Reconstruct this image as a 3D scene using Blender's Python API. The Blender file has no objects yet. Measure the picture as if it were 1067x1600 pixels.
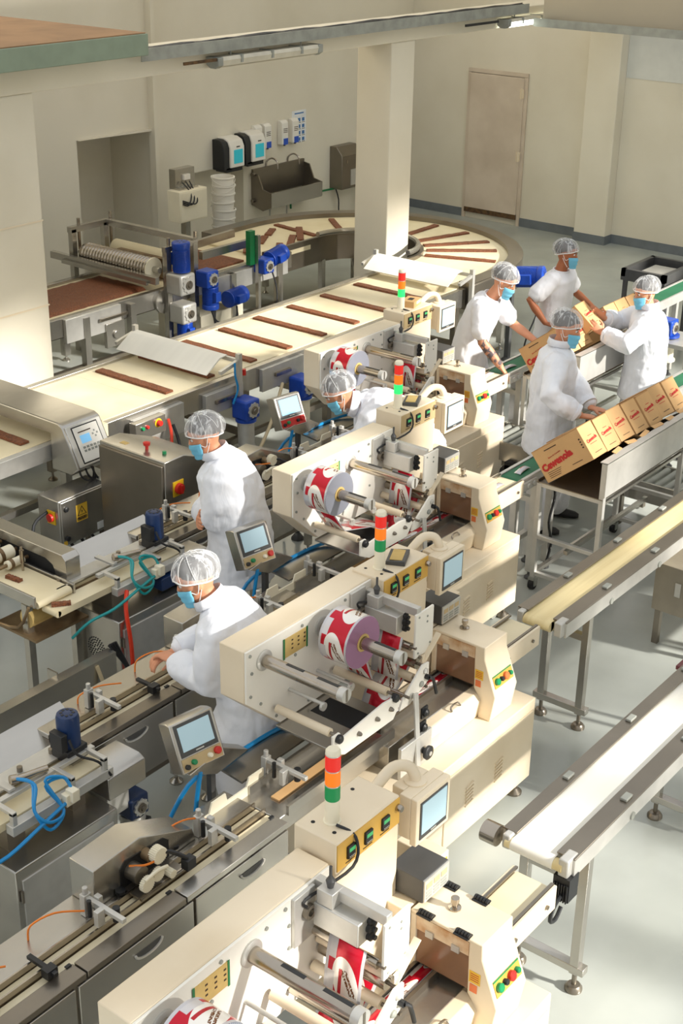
import bpy, bmesh, math, random
from mathutils import Vector, Matrix, noise
random.seed(7)
D = bpy.data
S = bpy.context.scene
COL = S.collection
PI = math.pi
# ------------------------------------------------------------------ camera
YAW, PITCH, ROLL, FPX, CAMH = math.radians(37.72), math.radians(24.818), math.radians(0.948), 2190.5, 4.7
fw = Vector((math.cos(PITCH) * math.cos(YAW), math.cos(PITCH) * math.sin(YAW), -math.sin(PITCH)))
rt = Vector((math.sin(YAW), -math.cos(YAW), 0))
up = rt.cross(fw)
r2 = math.cos(ROLL) * rt + math.sin(ROLL) * up
u2 = -math.sin(ROLL) * rt + math.cos(ROLL) * up
cam = D.objects.new('camera', D.cameras.new('camera'))
COL.objects.link(cam)
cam.data.sensor_fit = 'HORIZONTAL'
cam.data.sensor_width = 36
cam.data.lens = FPX / 1067 * 36
cam.data.clip_end = 200
cam.matrix_world = Matrix(((r2.x, u2.x, -fw.x, 0), (r2.y, u2.y, -fw.y, 0), (r2.z, u2.z, -fw.z, CAMH), (0, 0, 0, 1)))
S.camera = cam
# ------------------------------------------------------------------ light
world = D.worlds.new('world')
S.world = world
world.use_nodes = True
wn = world.node_tree
bg = wn.nodes['Background']
bg.inputs[0].default_value = (0.94, 0.97, 1.0, 1)
bg.inputs[1].default_value = 0.98
sun = D.objects.new('sun', D.lights.new('sun', 'SUN'))
COL.objects.link(sun)
sun.data.energy = 11.0
sun.data.color = (1.0, 0.955, 0.88)
sun.data.angle = math.radians(3.0)
sd = Vector((-0.22, 1.0, -0.50)).normalized()
sun.rotation_euler = sd.to_track_quat('-Z', 'Y').to_euler()
sun.location = (8, -8, 9)
V = S.view_settings
V.view_transform = 'Standard'
V.look = 'None'
V.gamma = 1
V.use_curve_mapping = False
V.exposure = 0.0
S.cycles.max_bounces = 6
S.cycles.use_denoising = True


# ------------------------------------------------------------------ materials
def lin(c):
    c = c / 255
    return c / 12.92 if c <= 0.04045 else ((c + 0.055) / 1.055) ** 2.4


def rgb(r, g, b):
    return (lin(r), lin(g), lin(b), 1)


def mat_base(name):
    m = D.materials.new(name)
    m.use_nodes = True
    n = m.node_tree
    return m, n, n.nodes['Principled BSDF']


def paint(name, c, rough=0.5, metal=0.0, vary=0.08, scale=6.0, bump=0.0, bscale=60.0, stretch=(1, 1, 1), c2=None, spec=0.5):
    """two close tones mixed by noise, optional fine relief"""
    m, n, p = mat_base(name)
    tc = n.nodes.new('ShaderNodeTexCoord')
    mp = n.nodes.new('ShaderNodeMapping')
    mp.inputs['Scale'].default_value = stretch
    n.links.new(tc.outputs['Object'], mp.inputs['Vector'])
    ns = n.nodes.new('ShaderNodeTexNoise')
    ns.inputs['Scale'].default_value = scale
    ns.inputs['Detail'].default_value = 5
    n.links.new(mp.outputs['Vector'], ns.inputs['Vector'])
    rp = n.nodes.new('ShaderNodeValToRGB')
    a = rp.color_ramp.elements
    dark = c2 if c2 else tuple(x * (1 - 2 * vary) for x in c[:3]) + (1,)
    a[0].position, a[0].color = 0.32, dark
    a[1].position, a[1].color = 0.62, c
    n.links.new(ns.outputs['Fac'], rp.inputs['Fac'])
    n.links.new(rp.outputs['Color'], p.inputs['Base Color'])
    p.inputs['Roughness'].default_value = rough
    p.inputs['Metallic'].default_value = metal
    p.inputs['Specular IOR Level'].default_value = spec
    if bump:
        b = n.nodes.new('ShaderNodeTexNoise')
        b.inputs['Scale'].default_value = bscale
        b.inputs['Detail'].default_value = 3
        n.links.new(mp.outputs['Vector'], b.inputs['Vector'])
        bu = n.nodes.new('ShaderNodeBump')
        bu.inputs['Strength'].default_value = bump
        bu.inputs['Distance'].default_value = 0.01
        n.links.new(b.outputs['Fac'], bu.inputs['Height'])
        n.links.new(bu.outputs['Normal'], p.inputs['Normal'])
    return m


def glow(name, c, e):
    m, n, p = mat_base(name)
    p.inputs['Base Color'].default_value = c
    p.inputs['Emission Color'].default_value = c
    p.inputs['Emission Strength'].default_value = e
    return m


M = {}
M['wall'] = paint('wall_paint', rgb(226, 219, 201), 0.8, vary=0.05, scale=0.8, bump=0.06, bscale=25, c2=rgb(215, 207, 187))
M['floor'] = paint('floor_epoxy', rgb(176, 180, 174), 0.22, vary=0.05, scale=0.9, c2=rgb(154, 158, 152))
M['base_grey'] = paint('grey_blue_skirting', rgb(112, 118, 122), 0.6)
M['door'] = paint('door_paint', rgb(214, 199, 180), 0.6, scale=2, c2=rgb(196, 180, 160))
M['rust'] = paint('rusty_edge', rgb(105, 78, 48), 0.9, scale=20, c2=rgb(60, 45, 30))
M['cream'] = paint('cream_enamel', rgb(229, 214, 188), 0.36, vary=0.03, scale=3, c2=rgb(220, 203, 174))
M['white'] = paint('white_enamel', rgb(238, 234, 224), 0.4, vary=0.03, scale=4)
M['steel'] = paint('brushed_steel', rgb(188, 184, 176), 0.27, 0.9, vary=0.05, scale=2.5, stretch=(1, 3, 3), bump=0.03, bscale=120)
M['steel_dark'] = paint('worn_steel', rgb(140, 132, 120), 0.33, 0.85, vary=0.08, scale=2.5, bump=0.04, bscale=60)
M['steel_warm'] = paint('stained_steel', rgb(150, 128, 98), 0.45, 0.7, vary=0.2, scale=5, c2=rgb(98, 76, 52))
M['chrome'] = paint('polished_roller', rgb(176, 166, 152), 0.2, 0.95, vary=0.06, scale=8)
M['alu'] = paint('aluminium', rgb(206, 204, 198), 0.42, 0.55, vary=0.06, scale=9)
M['galv'] = paint('grey_tray', rgb(160, 162, 154), 0.55, 0.2, vary=0.12, scale=8)
M['belt'] = paint('cream_belt', rgb(226, 214, 182), 0.5, vary=0.03, scale=3, c2=rgb(216, 202, 166))
M['belt_y'] = paint('worn_yellow_belt', rgb(232, 214, 164), 0.5, vary=0.06, scale=3, stretch=(0.3, 6, 1), c2=rgb(214, 192, 138))
M['belt_w'] = paint('white_belt', rgb(240, 236, 224), 0.5, vary=0.04, scale=2, stretch=(0.3, 4, 1))
M['belt_g'] = paint('green_belt', rgb(38, 108, 74), 0.6, vary=0.08)
M['plastic_w'] = paint('ivory_plastic', rgb(238, 230, 206), 0.5, vary=0.03)
M['black'] = paint('black_plastic', rgb(30, 31, 33), 0.45, vary=0.1)
M['darkgrey'] = paint('dark_grey_metal', rgb(82, 82, 82), 0.45, 0.3, vary=0.1)
M['rubber'] = paint('black_rubber', rgb(24, 24, 25), 0.7)
M['blue'] = paint('blue_motor_enamel', rgb(24, 72, 176), 0.35, vary=0.1, scale=12)
M['navy'] = paint('dark_blue_enamel', rgb(26, 52, 96), 0.35, vary=0.1, scale=12)
M['redp'] = paint('red_plastic', rgb(206, 42, 34), 0.35)
M['greenp'] = paint('green_plastic', rgb(22, 140, 84), 0.3)
M['orangep'] = paint('orange_plastic', rgb(232, 120, 64), 0.35)
M['yellowp'] = paint('yellow_plastic', rgb(240, 196, 34), 0.4)
M['gold'] = paint('ochre_panel', rgb(214, 168, 74), 0.45, vary=0.06)
M['beige_panel'] = paint('beige_panel', rgb(196, 172, 128), 0.45, vary=0.04)
M['kraft'] = paint('kraft_card', rgb(206, 176, 110), 0.8, vary=0.08, scale=14)
M['card'] = paint('brown_cardboard', rgb(206, 164, 112), 0.75, vary=0.05, scale=5)
M['card_edge'] = paint('cardboard_edge', rgb(176, 132, 82), 0.8)
M['ink_red'] = paint('red_ink', rgb(190, 38, 34), 0.7)
M['ink_black'] = paint('black_ink', rgb(70, 52, 36), 0.8)
M['choc'] = paint('granola_slab', rgb(142, 82, 46), 0.55, vary=0.3, scale=90, bump=0.8, bscale=160, c2=rgb(84, 44, 26))
M['lampred'] = glow('red_lamp_glass', rgb(214, 36, 26), 0.5)
M['lamporange'] = glow('orange_lamp_glass', rgb(240, 120, 20), 0.5)
M['lampgreen'] = glow('green_lamp_glass', rgb(10, 130, 70), 0.3)
M['lampgreen_on'] = glow('lit_green_lamp_glass', rgb(40, 220, 100), 1.2)
M['led'] = glow('green_digits', rgb(60, 150, 90), 0.6)
M['screen'] = glow('screen_glass', rgb(160, 186, 196), 0.35)
M['screen_blue'] = glow('blue_screen_glass', rgb(120, 180, 220), 0.5)
M['teal'] = glow('teal_display', rgb(40, 150, 160), 0.5)
M['tube_on'] = glow('lit_tube', rgb(250, 255, 240), 6.0)
M['tube_off'] = paint('frosted_cover', rgb(206, 200, 182), 0.3)
M['skin'] = paint('skin', rgb(214, 150, 116), 0.5, vary=0.05, scale=14, spec=0.3)
M['skin_dark'] = paint('tanned_skin', rgb(176, 110, 76), 0.5, vary=0.05, scale=14, spec=0.3)
M['hair'] = paint('dark_hair', rgb(52, 44, 40), 0.6, vary=0.2, scale=30)
M['mask'] = paint('blue_mask_cloth', rgb(116, 192, 222), 0.8, vary=0.03, bump=0.1, bscale=80)
M['strap'] = paint('white_elastic', rgb(238, 238, 236), 0.8)


def cloth(name, c, st):
    """matt cotton with soft creases running down the cloth"""
    m, n, p = mat_base(name)
    p.inputs['Base Color'].default_value = c
    p.inputs['Roughness'].default_value = 0.9
    p.inputs['Specular IOR Level'].default_value = 0.2
    tc = n.nodes.new('ShaderNodeTexCoord')
    prev = None
    for sc, di, s_, mp_ in ((5, 0.8, st, (1.0, 1.0, 0.3)), (11, 1.2, st * 0.35, (1, 1, 0.4)), (260, 0, 0.08, (1, 1, 1))):
        mp = n.nodes.new('ShaderNodeMapping')
        mp.inputs['Scale'].default_value = mp_
        mp.inputs['Rotation'].default_value = (0.5, 0.35, 0)
        n.links.new(tc.outputs['Object'], mp.inputs['Vector'])
        ns = n.nodes.new('ShaderNodeTexNoise')
        ns.inputs['Scale'].default_value = sc
        ns.inputs['Distortion'].default_value = di
        ns.inputs['Detail'].default_value = 2
        n.links.new(mp.outputs['Vector'], ns.inputs['Vector'])
        bu = n.nodes.new('ShaderNodeBump')
        bu.inputs['Strength'].default_value = s_
        bu.inputs['Distance'].default_value = 0.05 if sc < 50 else 0.002
        n.links.new(ns.outputs['Fac'], bu.inputs['Height'])
        if prev:
            n.links.new(prev.outputs['Normal'], bu.inputs['Normal'])
        prev = bu
    n.links.new(prev.outputs['Normal'], p.inputs['Normal'])
    return m


M['coat'] = cloth('white_work_coat', rgb(232, 234, 240), 0.55)
M['tee'] = cloth('white_tee_cotton', rgb(236, 236, 240), 0.40)
M['trouser'] = cloth('white_trouser_cloth', rgb(222, 222, 226), 0.55)
M['eyew'] = paint('eye_white', rgb(235, 230, 225), 0.3)
M['eyed'] = paint('dark_iris', rgb(40, 26, 18), 0.3)
M['shoe'] = paint('dark_shoe', rgb(40, 38, 38), 0.5)
M['orange_hose'] = paint('orange_hose', rgb(236, 128, 30), 0.4)
M['red_hose'] = paint('red_hose', rgb(236, 62, 30), 0.4)
M['blue_hose'] = paint('blue_hose', rgb(20, 140, 206), 0.35)
M['teal_hose'] = paint('teal_hose', rgb(20, 150, 150), 0.35)
M['cream_hose'] = paint('cream_hose', rgb(206, 188, 150), 0.5)
M['green_pole'] = paint('green_strip', rgb(20, 120, 66), 0.4)
M['box_green'] = paint('grey_green_sheet', rgb(138, 152, 132), 0.6, vary=0.06)
M['box_brown'] = paint('dusty_brown_top', rgb(158, 122, 88), 0.85, vary=0.12, scale=3)
M['sticker'] = paint('yellow_sticker', rgb(236, 190, 60), 0.6)
M['paper'] = paint('white_paper', rgb(236, 238, 238), 0.8)
M['ink_blue'] = paint('blue_ink', rgb(70, 120, 176), 0.8)
M['blue_tag'] = paint('blue_tag', rgb(40, 84, 190), 0.5)


def film_mat():
    """printed wrapper film: red artwork with a white sweep, brown bars and silver seal bands"""
    m, n, p = mat_base('printed_film')
    L = n.links.new

    def mth(op, a, b=None):
        q = n.nodes.new('ShaderNodeMath')
        q.operation = op
        for i, v in enumerate((a, b)):
            if v is None:
                continue
            if isinstance(v, (int, float)):
                q.inputs[i].default_value = v
            else:
                L(v, q.inputs[i])
        return q.outputs[0]

    def mixc(f, a, b):
        q = n.nodes.new('ShaderNodeMix')
        q.data_type = 'RGBA'
        L(f, q.inputs[0])
        for i, v in ((6, a), (7, b)):
            if isinstance(v, tuple):
                q.inputs[i].default_value = v
            else:
                L(v, q.inputs[i])
        return q.outputs[2]

    tc = n.nodes.new('ShaderNodeTexCoord')
    sp = n.nodes.new('ShaderNodeSeparateXYZ')
    L(tc.outputs['UV'], sp.inputs[0])
    u = mth('FRACT', sp.outputs[0])
    v = sp.outputs[1]
    # white oval sweep
    du = mth('ADD', mth('MULTIPLY', mth('SUBTRACT', u, 0.62), 2.2), mth('MULTIPLY', mth('SUBTRACT', v, 0.42), 0.8))
    dv = mth('MULTIPLY', mth('SUBTRACT', v, 0.42), 2.1)
    oval = mth('LESS_THAN', mth('ADD', mth('MULTIPLY', du, du), mth('MULTIPLY', dv, dv)), 0.62)
    col = mixc(oval, rgb(190, 16, 42), rgb(236, 232, 226))
    # brown bars and crumbs inside
    vo = n.nodes.new('ShaderNodeTexNoise')
    vo.inputs['Scale'].default_value = 30
    L(tc.outputs['UV'], vo.inputs['Vector'])
    sl = mth('ADD', mth('SUBTRACT', v, 0.36), mth('MULTIPLY', mth('SUBTRACT', u, 0.58), 0.9))
    two = mth('LESS_THAN', mth('ABSOLUTE', mth('SUBTRACT', mth('ABSOLUTE', sl), 0.055)), 0.04)
    near = mth('LESS_THAN', mth('ABSOLUTE', mth('SUBTRACT', u, 0.58)), 0.17)
    crumb = mth('MULTIPLY', mth('MULTIPLY', near, two), mth('GREATER_THAN', vo.outputs['Fac'], 0.44))
    col = mixc(crumb, col, rgb(112, 70, 40))
    # red word strip
    word = mth('MULTIPLY', mth('LESS_THAN', mth('ABSOLUTE', mth('SUBTRACT', v, 0.58)), 0.045), mth('MULTIPLY', oval, mth('LESS_THAN', mth('ABSOLUTE', mth('SUBTRACT', u, 0.62)), 0.2)))
    col = mixc(word, col, rgb(178, 30, 40))
    # silver bands along both edges and a fine print panel
    edge = mth('GREATER_THAN', mth('ABSOLUTE', mth('SUBTRACT', v, 0.5)), 0.42)
    fine = mth('MULTIPLY', mth('GREATER_THAN', v, 0.74), mth('LESS_THAN', mth('FRACT', mth('MULTIPLY', u, 2.0)), 0.62))
    col = mixc(fine, col, rgb(206, 202, 204))
    col = mixc(edge, col, rgb(196, 194, 198))
    L(col, p.inputs['Base Color'])
    p.inputs['Roughness'].default_value = 0.24
    p.inputs['Metallic'].default_value = 0.3
    return m


M['film'] = film_mat()


def roll_side_mat(name, c, c2):
    m, n, p = mat_base(name)
    tc = n.nodes.new('ShaderNodeTexCoord')
    wv = n.nodes.new('ShaderNodeTexWave')
    wv.wave_type = 'RINGS'
    wv.rings_direction = 'Y'
    wv.inputs['Scale'].default_value = 30
    wv.inputs['Distortion'].default_value = 0.4
    n.links.new(tc.outputs['Object'], wv.inputs['Vector'])
    rp = n.nodes.new('ShaderNodeValToRGB')
    rp.color_ramp.elements[0].color = c2
    rp.color_ramp.elements[1].color = c
    n.links.new(wv.outputs['Fac'], rp.inputs['Fac'])
    n.links.new(rp.outputs['Color'], p.inputs['Base Color'])
    p.inputs['Metallic'].default_value = 0.5
    p.inputs['Roughness'].default_value = 0.25
    return m


M['roll_mauve'] = roll_side_mat('mauve_roll_side', rgb(190, 142, 176), rgb(150, 104, 140))
M['roll_silver'] = roll_side_mat('silver_roll_side', rgb(188, 190, 204), rgb(140, 144, 160))


def net_mat():
    """thin white hair net: crinkled woven gauze that lets the hair show through"""
    m, n, p = mat_base('white_net_gauze')
    L = n.links.new
    out = n.nodes['Material Output']
    tc = n.nodes.new('ShaderNodeTexCoord')
    facs = []
    for sc, mp_, lo, hi, a, b in ((70, (1.5, 1.0, 0.6), 0.02, 0.09, 0.62, 0.20), (9, (2.8, 2.8, 0.5), 0.50, 0.72, 0.0, 0.5)):
        mp = n.nodes.new('ShaderNodeMapping')
        mp.inputs['Scale'].default_value = mp_
        mp.inputs['Rotation'].default_value = (0.3, 0.4, 0.2)
        L(tc.outputs['Object'], mp.inputs['Vector'])
        if sc == 75:
            t = n.nodes.new('ShaderNodeTexVoronoi')
            t.feature = 'DISTANCE_TO_EDGE'
            o = t.outputs['Distance']
        else:
            t = n.nodes.new('ShaderNodeTexNoise')
            t.inputs['Detail'].default_value = 4
            t.inputs['Distortion'].default_value = 1.5
            o = t.outputs['Fac']
        t.inputs['Scale'].default_value = sc
        L(mp.outputs['Vector'], t.inputs['Vector'])
        rp = n.nodes.new('ShaderNodeValToRGB')
        e = rp.color_ramp.elements
        e[0].position, e[0].color = lo, (a, a, a, 1)
        e[1].position, e[1].color = hi, (b, b, b, 1)
        L(o, rp.inputs['Fac'])
        facs.append(rp.outputs['Color'])
    ad = n.nodes.new('ShaderNodeMath')
    ad.operation = 'ADD'
    ad.use_clamp = True
    L(facs[0], ad.inputs[0])
    L(facs[1], ad.inputs[1])
    tr = n.nodes.new('ShaderNodeBsdfTransparent')
    mx = n.nodes.new('ShaderNodeMixShader')
    L(ad.outputs[0], mx.inputs[0])
    L(tr.outputs[0], mx.inputs[1])
    L(p.outputs[0], mx.inputs[2])
    L(mx.outputs[0], out.inputs[0])
    p.inputs['Base Color'].default_value = rgb(238, 240, 242)
    p.inputs['Roughness'].default_value = 0.7
    return m


M['net'] = net_mat()


def amber_mat():
    m, n, p = mat_base('smoked_amber_acrylic')
    tc = n.nodes.new('ShaderNodeTexCoord')
    ns = n.nodes.new('ShaderNodeTexNoise')
    ns.inputs['Scale'].default_value = 5
    n.links.new(tc.outputs['Object'], ns.inputs['Vector'])
    rp = n.nodes.new('ShaderNodeValToRGB')
    rp.color_ramp.elements[0].color = rgb(116, 84, 66)
    rp.color_ramp.elements[1].color = rgb(186, 142, 106)
    n.links.new(ns.outputs['Fac'], rp.inputs['Fac'])
    n.links.new(rp.outputs['Color'], p.inputs['Base Color'])
    p.inputs['Roughness'].default_value = 0.15
    p.inputs['Transmission Weight'].default_value = 0.35
    return m


M['amber'] = amber_mat()


def tattoo_mat():
    m = paint('tattooed_skin', rgb(196, 138, 106), 0.5, vary=0.05, scale=14)
    n = m.node_tree
    p = n.nodes['Principled BSDF']
    ns = n.nodes.new('ShaderNodeTexNoise')
    ns.inputs['Scale'].default_value = 26
    ns.inputs['Detail'].default_value = 4
    tc = n.nodes.new('ShaderNodeTexCoord')
    n.links.new(tc.outputs['Object'], ns.inputs['Vector'])
    rp = n.nodes.new('ShaderNodeValToRGB')
    rp.color_ramp.elements[0].position, rp.color_ramp.elements[0].color = 0.44, rgb(88, 78, 80)
    rp.color_ramp.elements[1].position, rp.color_ramp.elements[1].color = 0.54, rgb(198, 140, 108)
    n.links.new(ns.outputs['Fac'], rp.inputs['Fac'])
    n.links.new(rp.outputs['Color'], p.inputs['Base Color'])
    return m


M['tattoo'] = tattoo_mat()


# ------------------------------------------------------------------ mesh helpers
def frame(d):
    d = Vector(d).normalized()
    a = Vector((0, 0, 1)) if abs(d.z) < 0.9 else Vector((1, 0, 0))
    x = d.cross(a).normalized()
    return x, d.cross(x).normalized()


SPLIT = {'side_plate', 'end_plate', 'belt_bracket', 'side_bar', 'long_bar', 'guide_rail', 'side_rail', 'carrier_belt', 'cross_member', 'guide_beam', 'top_beam', 'knife_bar', 'side_beam', 'rail_cover', 'outfeed_side',
         'edge_strip', 'side_guide', 'brace', 'tension_screw', 'panel_post_bar', 'long_member', 'sheet_strut', 'apron_leg', 'channel_gap', 'scraper_post', 'cross_strip', 'grip_slot', 'link_bar', 'frame_bar', 'roller_shaft', 'bolt', 'clamp_knob', 'belt_drum', 'panel_edge', 'feeder_belt'}
TINY = {'screw_heads', 'vent_holes', 'fan_slots', 'louvre', 'key_row', 'stain_marks', 'cooling_fins', 'net_folds'}          # pieces too small to pick apart


class MB:
    """collects shapes for ONE mesh object"""

    def __init__(self):
        self.v, self.f, self.n = [], [], []

    def add(self, vs, fs):
        o = len(self.v)
        self.n.append((o, len(self.f), len(vs), len(fs)))
        self.v += [tuple(p) for p in vs]
        self.f += [tuple(i + o for i in f) for f in fs]
        return self

    def box(self, x0, y0, z0, x1, y1, z1):
        x0, x1 = min(x0, x1), max(x0, x1)
        y0, y1 = min(y0, y1), max(y0, y1)
        z0, z1 = min(z0, z1), max(z0, z1)
        return self.add([(x0, y0, z0), (x1, y0, z0), (x1, y1, z0), (x0, y1, z0), (x0, y0, z1), (x1, y0, z1), (x1, y1, z1), (x0, y1, z1)],
                        [(0, 3, 2, 1), (4, 5, 6, 7), (0, 1, 5, 4), (1, 2, 6, 5), (2, 3, 7, 6), (3, 0, 4, 7)])

    def obox(self, c, ax, ay, az):
        c, ax, ay, az = Vector(c), Vector(ax), Vector(ay), Vector(az)
        vs = [c + sx * ax + sy * ay + sz * az for sz in (-1, 1) for sx, sy in ((-1, -1), (1, -1), (1, 1), (-1, 1))]
        return self.add(vs, [(0, 3, 2, 1), (4, 5, 6, 7), (0, 1, 5, 4), (1, 2, 6, 5), (2, 3, 7, 6), (3, 0, 4, 7)])

    def bar(self, p0, p1, w, h=None):
        """square tube between two points"""
        p0, p1 = Vector(p0), Vector(p1)
        d = p1 - p0
        h = w if h is None else h
        dn = d.normalized()
        if abs(dn.z) > 0.9:
            x, y = Vector((1, 0, 0)), Vector((0, 1, 0))
            y = (y - dn * y.dot(dn)).normalized()
            x = y.cross(dn)
        else:
            x = dn.cross(Vector((0, 0, 1))).normalized()
            y = x.cross(dn)
        return self.obox((p0 + p1) / 2, x * w / 2, y * h / 2, d / 2)

    def prism(self, poly, axis, a, b):
        """poly in the two other axes (order xyz without axis), extruded from a to b"""
        def pt(p, t):
            if axis == 'x':
                return (t, p[0], p[1])
            if axis == 'y':
                return (p[0], t, p[1])
            return (p[0], p[1], t)
        n = len(poly)
        vs = [pt(p, a) for p in poly] + [pt(p, b) for p in poly]
        fs = [tuple(range(n)), tuple(range(2 * n - 1, n - 1, -1))]
        fs += [(i, (i + 1) % n, n + (i + 1) % n, n + i) for i in range(n)]
        return self.add(vs, fs)

    def cyl(self, p0, p1, r0, r1=None, n=16):
        p0, p1 = Vector(p0), Vector(p1)
        r1 = r0 if r1 is None else r1
        x, y = frame(p1 - p0)
        vs = []
        for p, r in ((p0, r0), (p1, r1)):
            for i in range(n):
                a = 2 * PI * i / n
                vs.append(p + x * r * math.cos(a) + y * r * math.sin(a))
        fs = [tuple(range(n)), tuple(range(2 * n - 1, n - 1, -1))]
        fs += [(i, (i + 1) % n, n + (i + 1) % n, n + i) for i in range(n)]
        return self.add(vs, fs)

    def ring(self, p0, p1, ro, ri, n=20):
        p0, p1 = Vector(p0), Vector(p1)
        x, y = frame(p1 - p0)
        vs = []
        for p in (p0, p1):
            for r in (ro, ri):
                for i in range(n):
                    a = 2 * PI * i / n
                    vs.append(p + x * r * math.cos(a) + y * r * math.sin(a))
        fs = []
        for i in range(n):
            j = (i + 1) % n
            fs += [(i, j, 2 * n + j, 2 * n + i), (n + i, 3 * n + i, 3 * n + j, n + j), (i, n + i, n + j, j), (2 * n + i, 2 * n + j, 3 * n + j, 3 * n + i)]
        return self.add(vs, fs)

    def tube(self, pts, r, n=8, smooth=3, radii=None):
        pts = [Vector(p) for p in pts]
        if smooth and len(pts) > 2:
            q = []
            rr = []
            for i in range(len(pts) - 1):
                p0 = pts[max(i - 1, 0)]
                p1, p2 = pts[i], pts[i + 1]
                p3 = pts[min(i + 2, len(pts) - 1)]
                for k in range(smooth):
                    t = k / smooth
                    q.append(0.5 * ((2 * p1) + (p2 - p0) * t + (2 * p0 - 5 * p1 + 4 * p2 - p3) * t * t + (3 * p1 - p0 - 3 * p2 + p3) * t ** 3))
                    if radii:
                        rr.append(radii[i] * (1 - t) + radii[i + 1] * t)
            q.append(pts[-1])
            if radii:
                rr.append(radii[-1])
                radii = rr
            pts = q
        vs, fs = [], []
        x = None
        for i, p in enumerate(pts):
            d = (pts[min(i + 1, len(pts) - 1)] - pts[max(i - 1, 0)])
            if d.length < 1e-9:
                d = Vector((0, 0, 1))
            d.normalize()
            if x is None:
                x, _ = frame(d)
            x = (x - d * x.dot(d))
            x = x.normalized() if x.length > 1e-6 else frame(d)[0]
            y = d.cross(x)
            rad = radii[i] if radii else r
            for k in range(n):
                a = 2 * PI * k / n
                vs.append(p + x * rad * math.cos(a) + y * rad * math.sin(a))
        m = len(pts)
        for i in range(m - 1):
            for k in range(n):
                k2 = (k + 1) % n
                fs.append((i * n + k, i * n + k2, (i + 1) * n + k2, (i + 1) * n + k))
        fs += [tuple(range(n - 1, -1, -1)), tuple(range((m - 1) * n, m * n))]
        return self.add(vs, fs)

    def loft(self, rings, n=20, power=1.0):
        """rings of (centre, half axis a, half axis b); closed with caps"""
        vs, fs = [], []
        for c, a, b in rings:
            c, a, b = Vector(c), Vector(a), Vector(b)
            for k in range(n):
                t = 2 * PI * k / n
                ct, st = math.cos(t), math.sin(t)
                if power != 1.0:
                    ct = math.copysign(abs(ct) ** power, ct)
                    st = math.copysign(abs(st) ** power, st)
                vs.append(c + a * ct + b * st)
        m = len(rings)
        for i in range(m - 1):
            for k in range(n):
                k2 = (k + 1) % n
                fs.append((i * n + k, i * n + k2, (i + 1) * n + k2, (i + 1) * n + k))
        fs += [tuple(range(n - 1, -1, -1)), tuple(range((m - 1) * n, m * n))]
        return self.add(vs, fs)

    def lathe(self, prof, c=(0, 0, 0), n=20, axis=(0, 0, 1)):
        """prof of (radius, distance along the axis)"""
        c = Vector(c)
        d = Vector(axis).normalized()
        x, y = frame(d)
        return self.loft([(c + d * h, x * max(r, 1e-4), y * max(r, 1e-4)) for r, h in prof], n)

    def ball(self, c, r, n=12, sc=(1, 1, 1)):
        c = Vector(c)
        k = max(4, n // 2)
        return self.loft([(c + Vector((0, 0, -r * sc[2] * math.cos(PI * i / k))), Vector((max(1e-4, r * sc[0] * math.sin(PI * i / k)), 0, 0)),
                           Vector((0, max(1e-4, r * sc[1] * math.sin(PI * i / k)), 0))) for i in range(k + 1)], n)

    def mesh(self, name, smooth=True):
        me = D.meshes.new(name)
        me.from_pydata(self.v, [], self.f)
        bm = bmesh.new()
        bm.from_mesh(me)
        bmesh.ops.recalc_face_normals(bm, faces=bm.faces)
        bm.to_mesh(me)
        bm.free()
        if smooth:
            me.polygons.foreach_set('use_smooth', [True] * len(me.polygons))
            me.set_sharp_from_angle(angle=math.radians(38))
        return me

    def build(self, name, mat, parent=None, label=None, bevel=0, smooth=True, **kw):
        if name in SPLIT and len(self.n) > 1:            # each piece an object of its own
            first = None
            for o, fo, nv, nf in self.n:
                q = MB()
                q.add(self.v[o:o + nv], [tuple(i - o for i in f) for f in self.f[fo:fo + nf]])
                r = q.build(name, mat, parent, label, bevel, smooth, **kw)
                first = first or r
            return first
        me = self.mesh(name, smooth)
        me.materials.append(M[mat] if isinstance(mat, str) else mat)
        o = D.objects.new(name, me)
        COL.objects.link(o)
        o.parent = parent
        if label:
            o['label'] = label
        if name in TINY:
            o['kind'] = 'stuff'
        for k, v in kw.items():
            o[k] = v
        if bevel:
            b = o.modifiers.new('edge', 'BEVEL')
            b.width = bevel
            b.segments = 2
            b.limit_method = 'ANGLE'
            b.angle_limit = math.radians(40)
        return o


def thing(name, label, cat, loc=(0, 0, 0), rz=0, group=None):
    o = D.objects.new(name, None)
    COL.objects.link(o)
    o.empty_display_size = 0.1
    o.location = loc
    o.rotation_euler = (0, 0, rz)
    o['label'], o['category'] = label, cat
    if group:
        o['group'] = group
    return o


def tag(o, label, cat, group=None):
    o['label'], o['category'] = label, cat
    if group:
        o['group'] = group
    return o


def dup(root, loc=None, rz=None, label=None):
    """a copy of a thing with copies of its parts and sub-parts"""
    def rec(o, parent):
        c = o.copy()
        COL.objects.link(c)
        c.parent = parent
        for ch in o.children:
            rec(ch, c)
        return c
    c = rec(root, None)
    if loc is not None:
        c.location = loc
    if rz is not None:
        c.rotation_euler[2] = rz
    if label:
        c['label'] = label
    return c


_txt = {}


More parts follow.
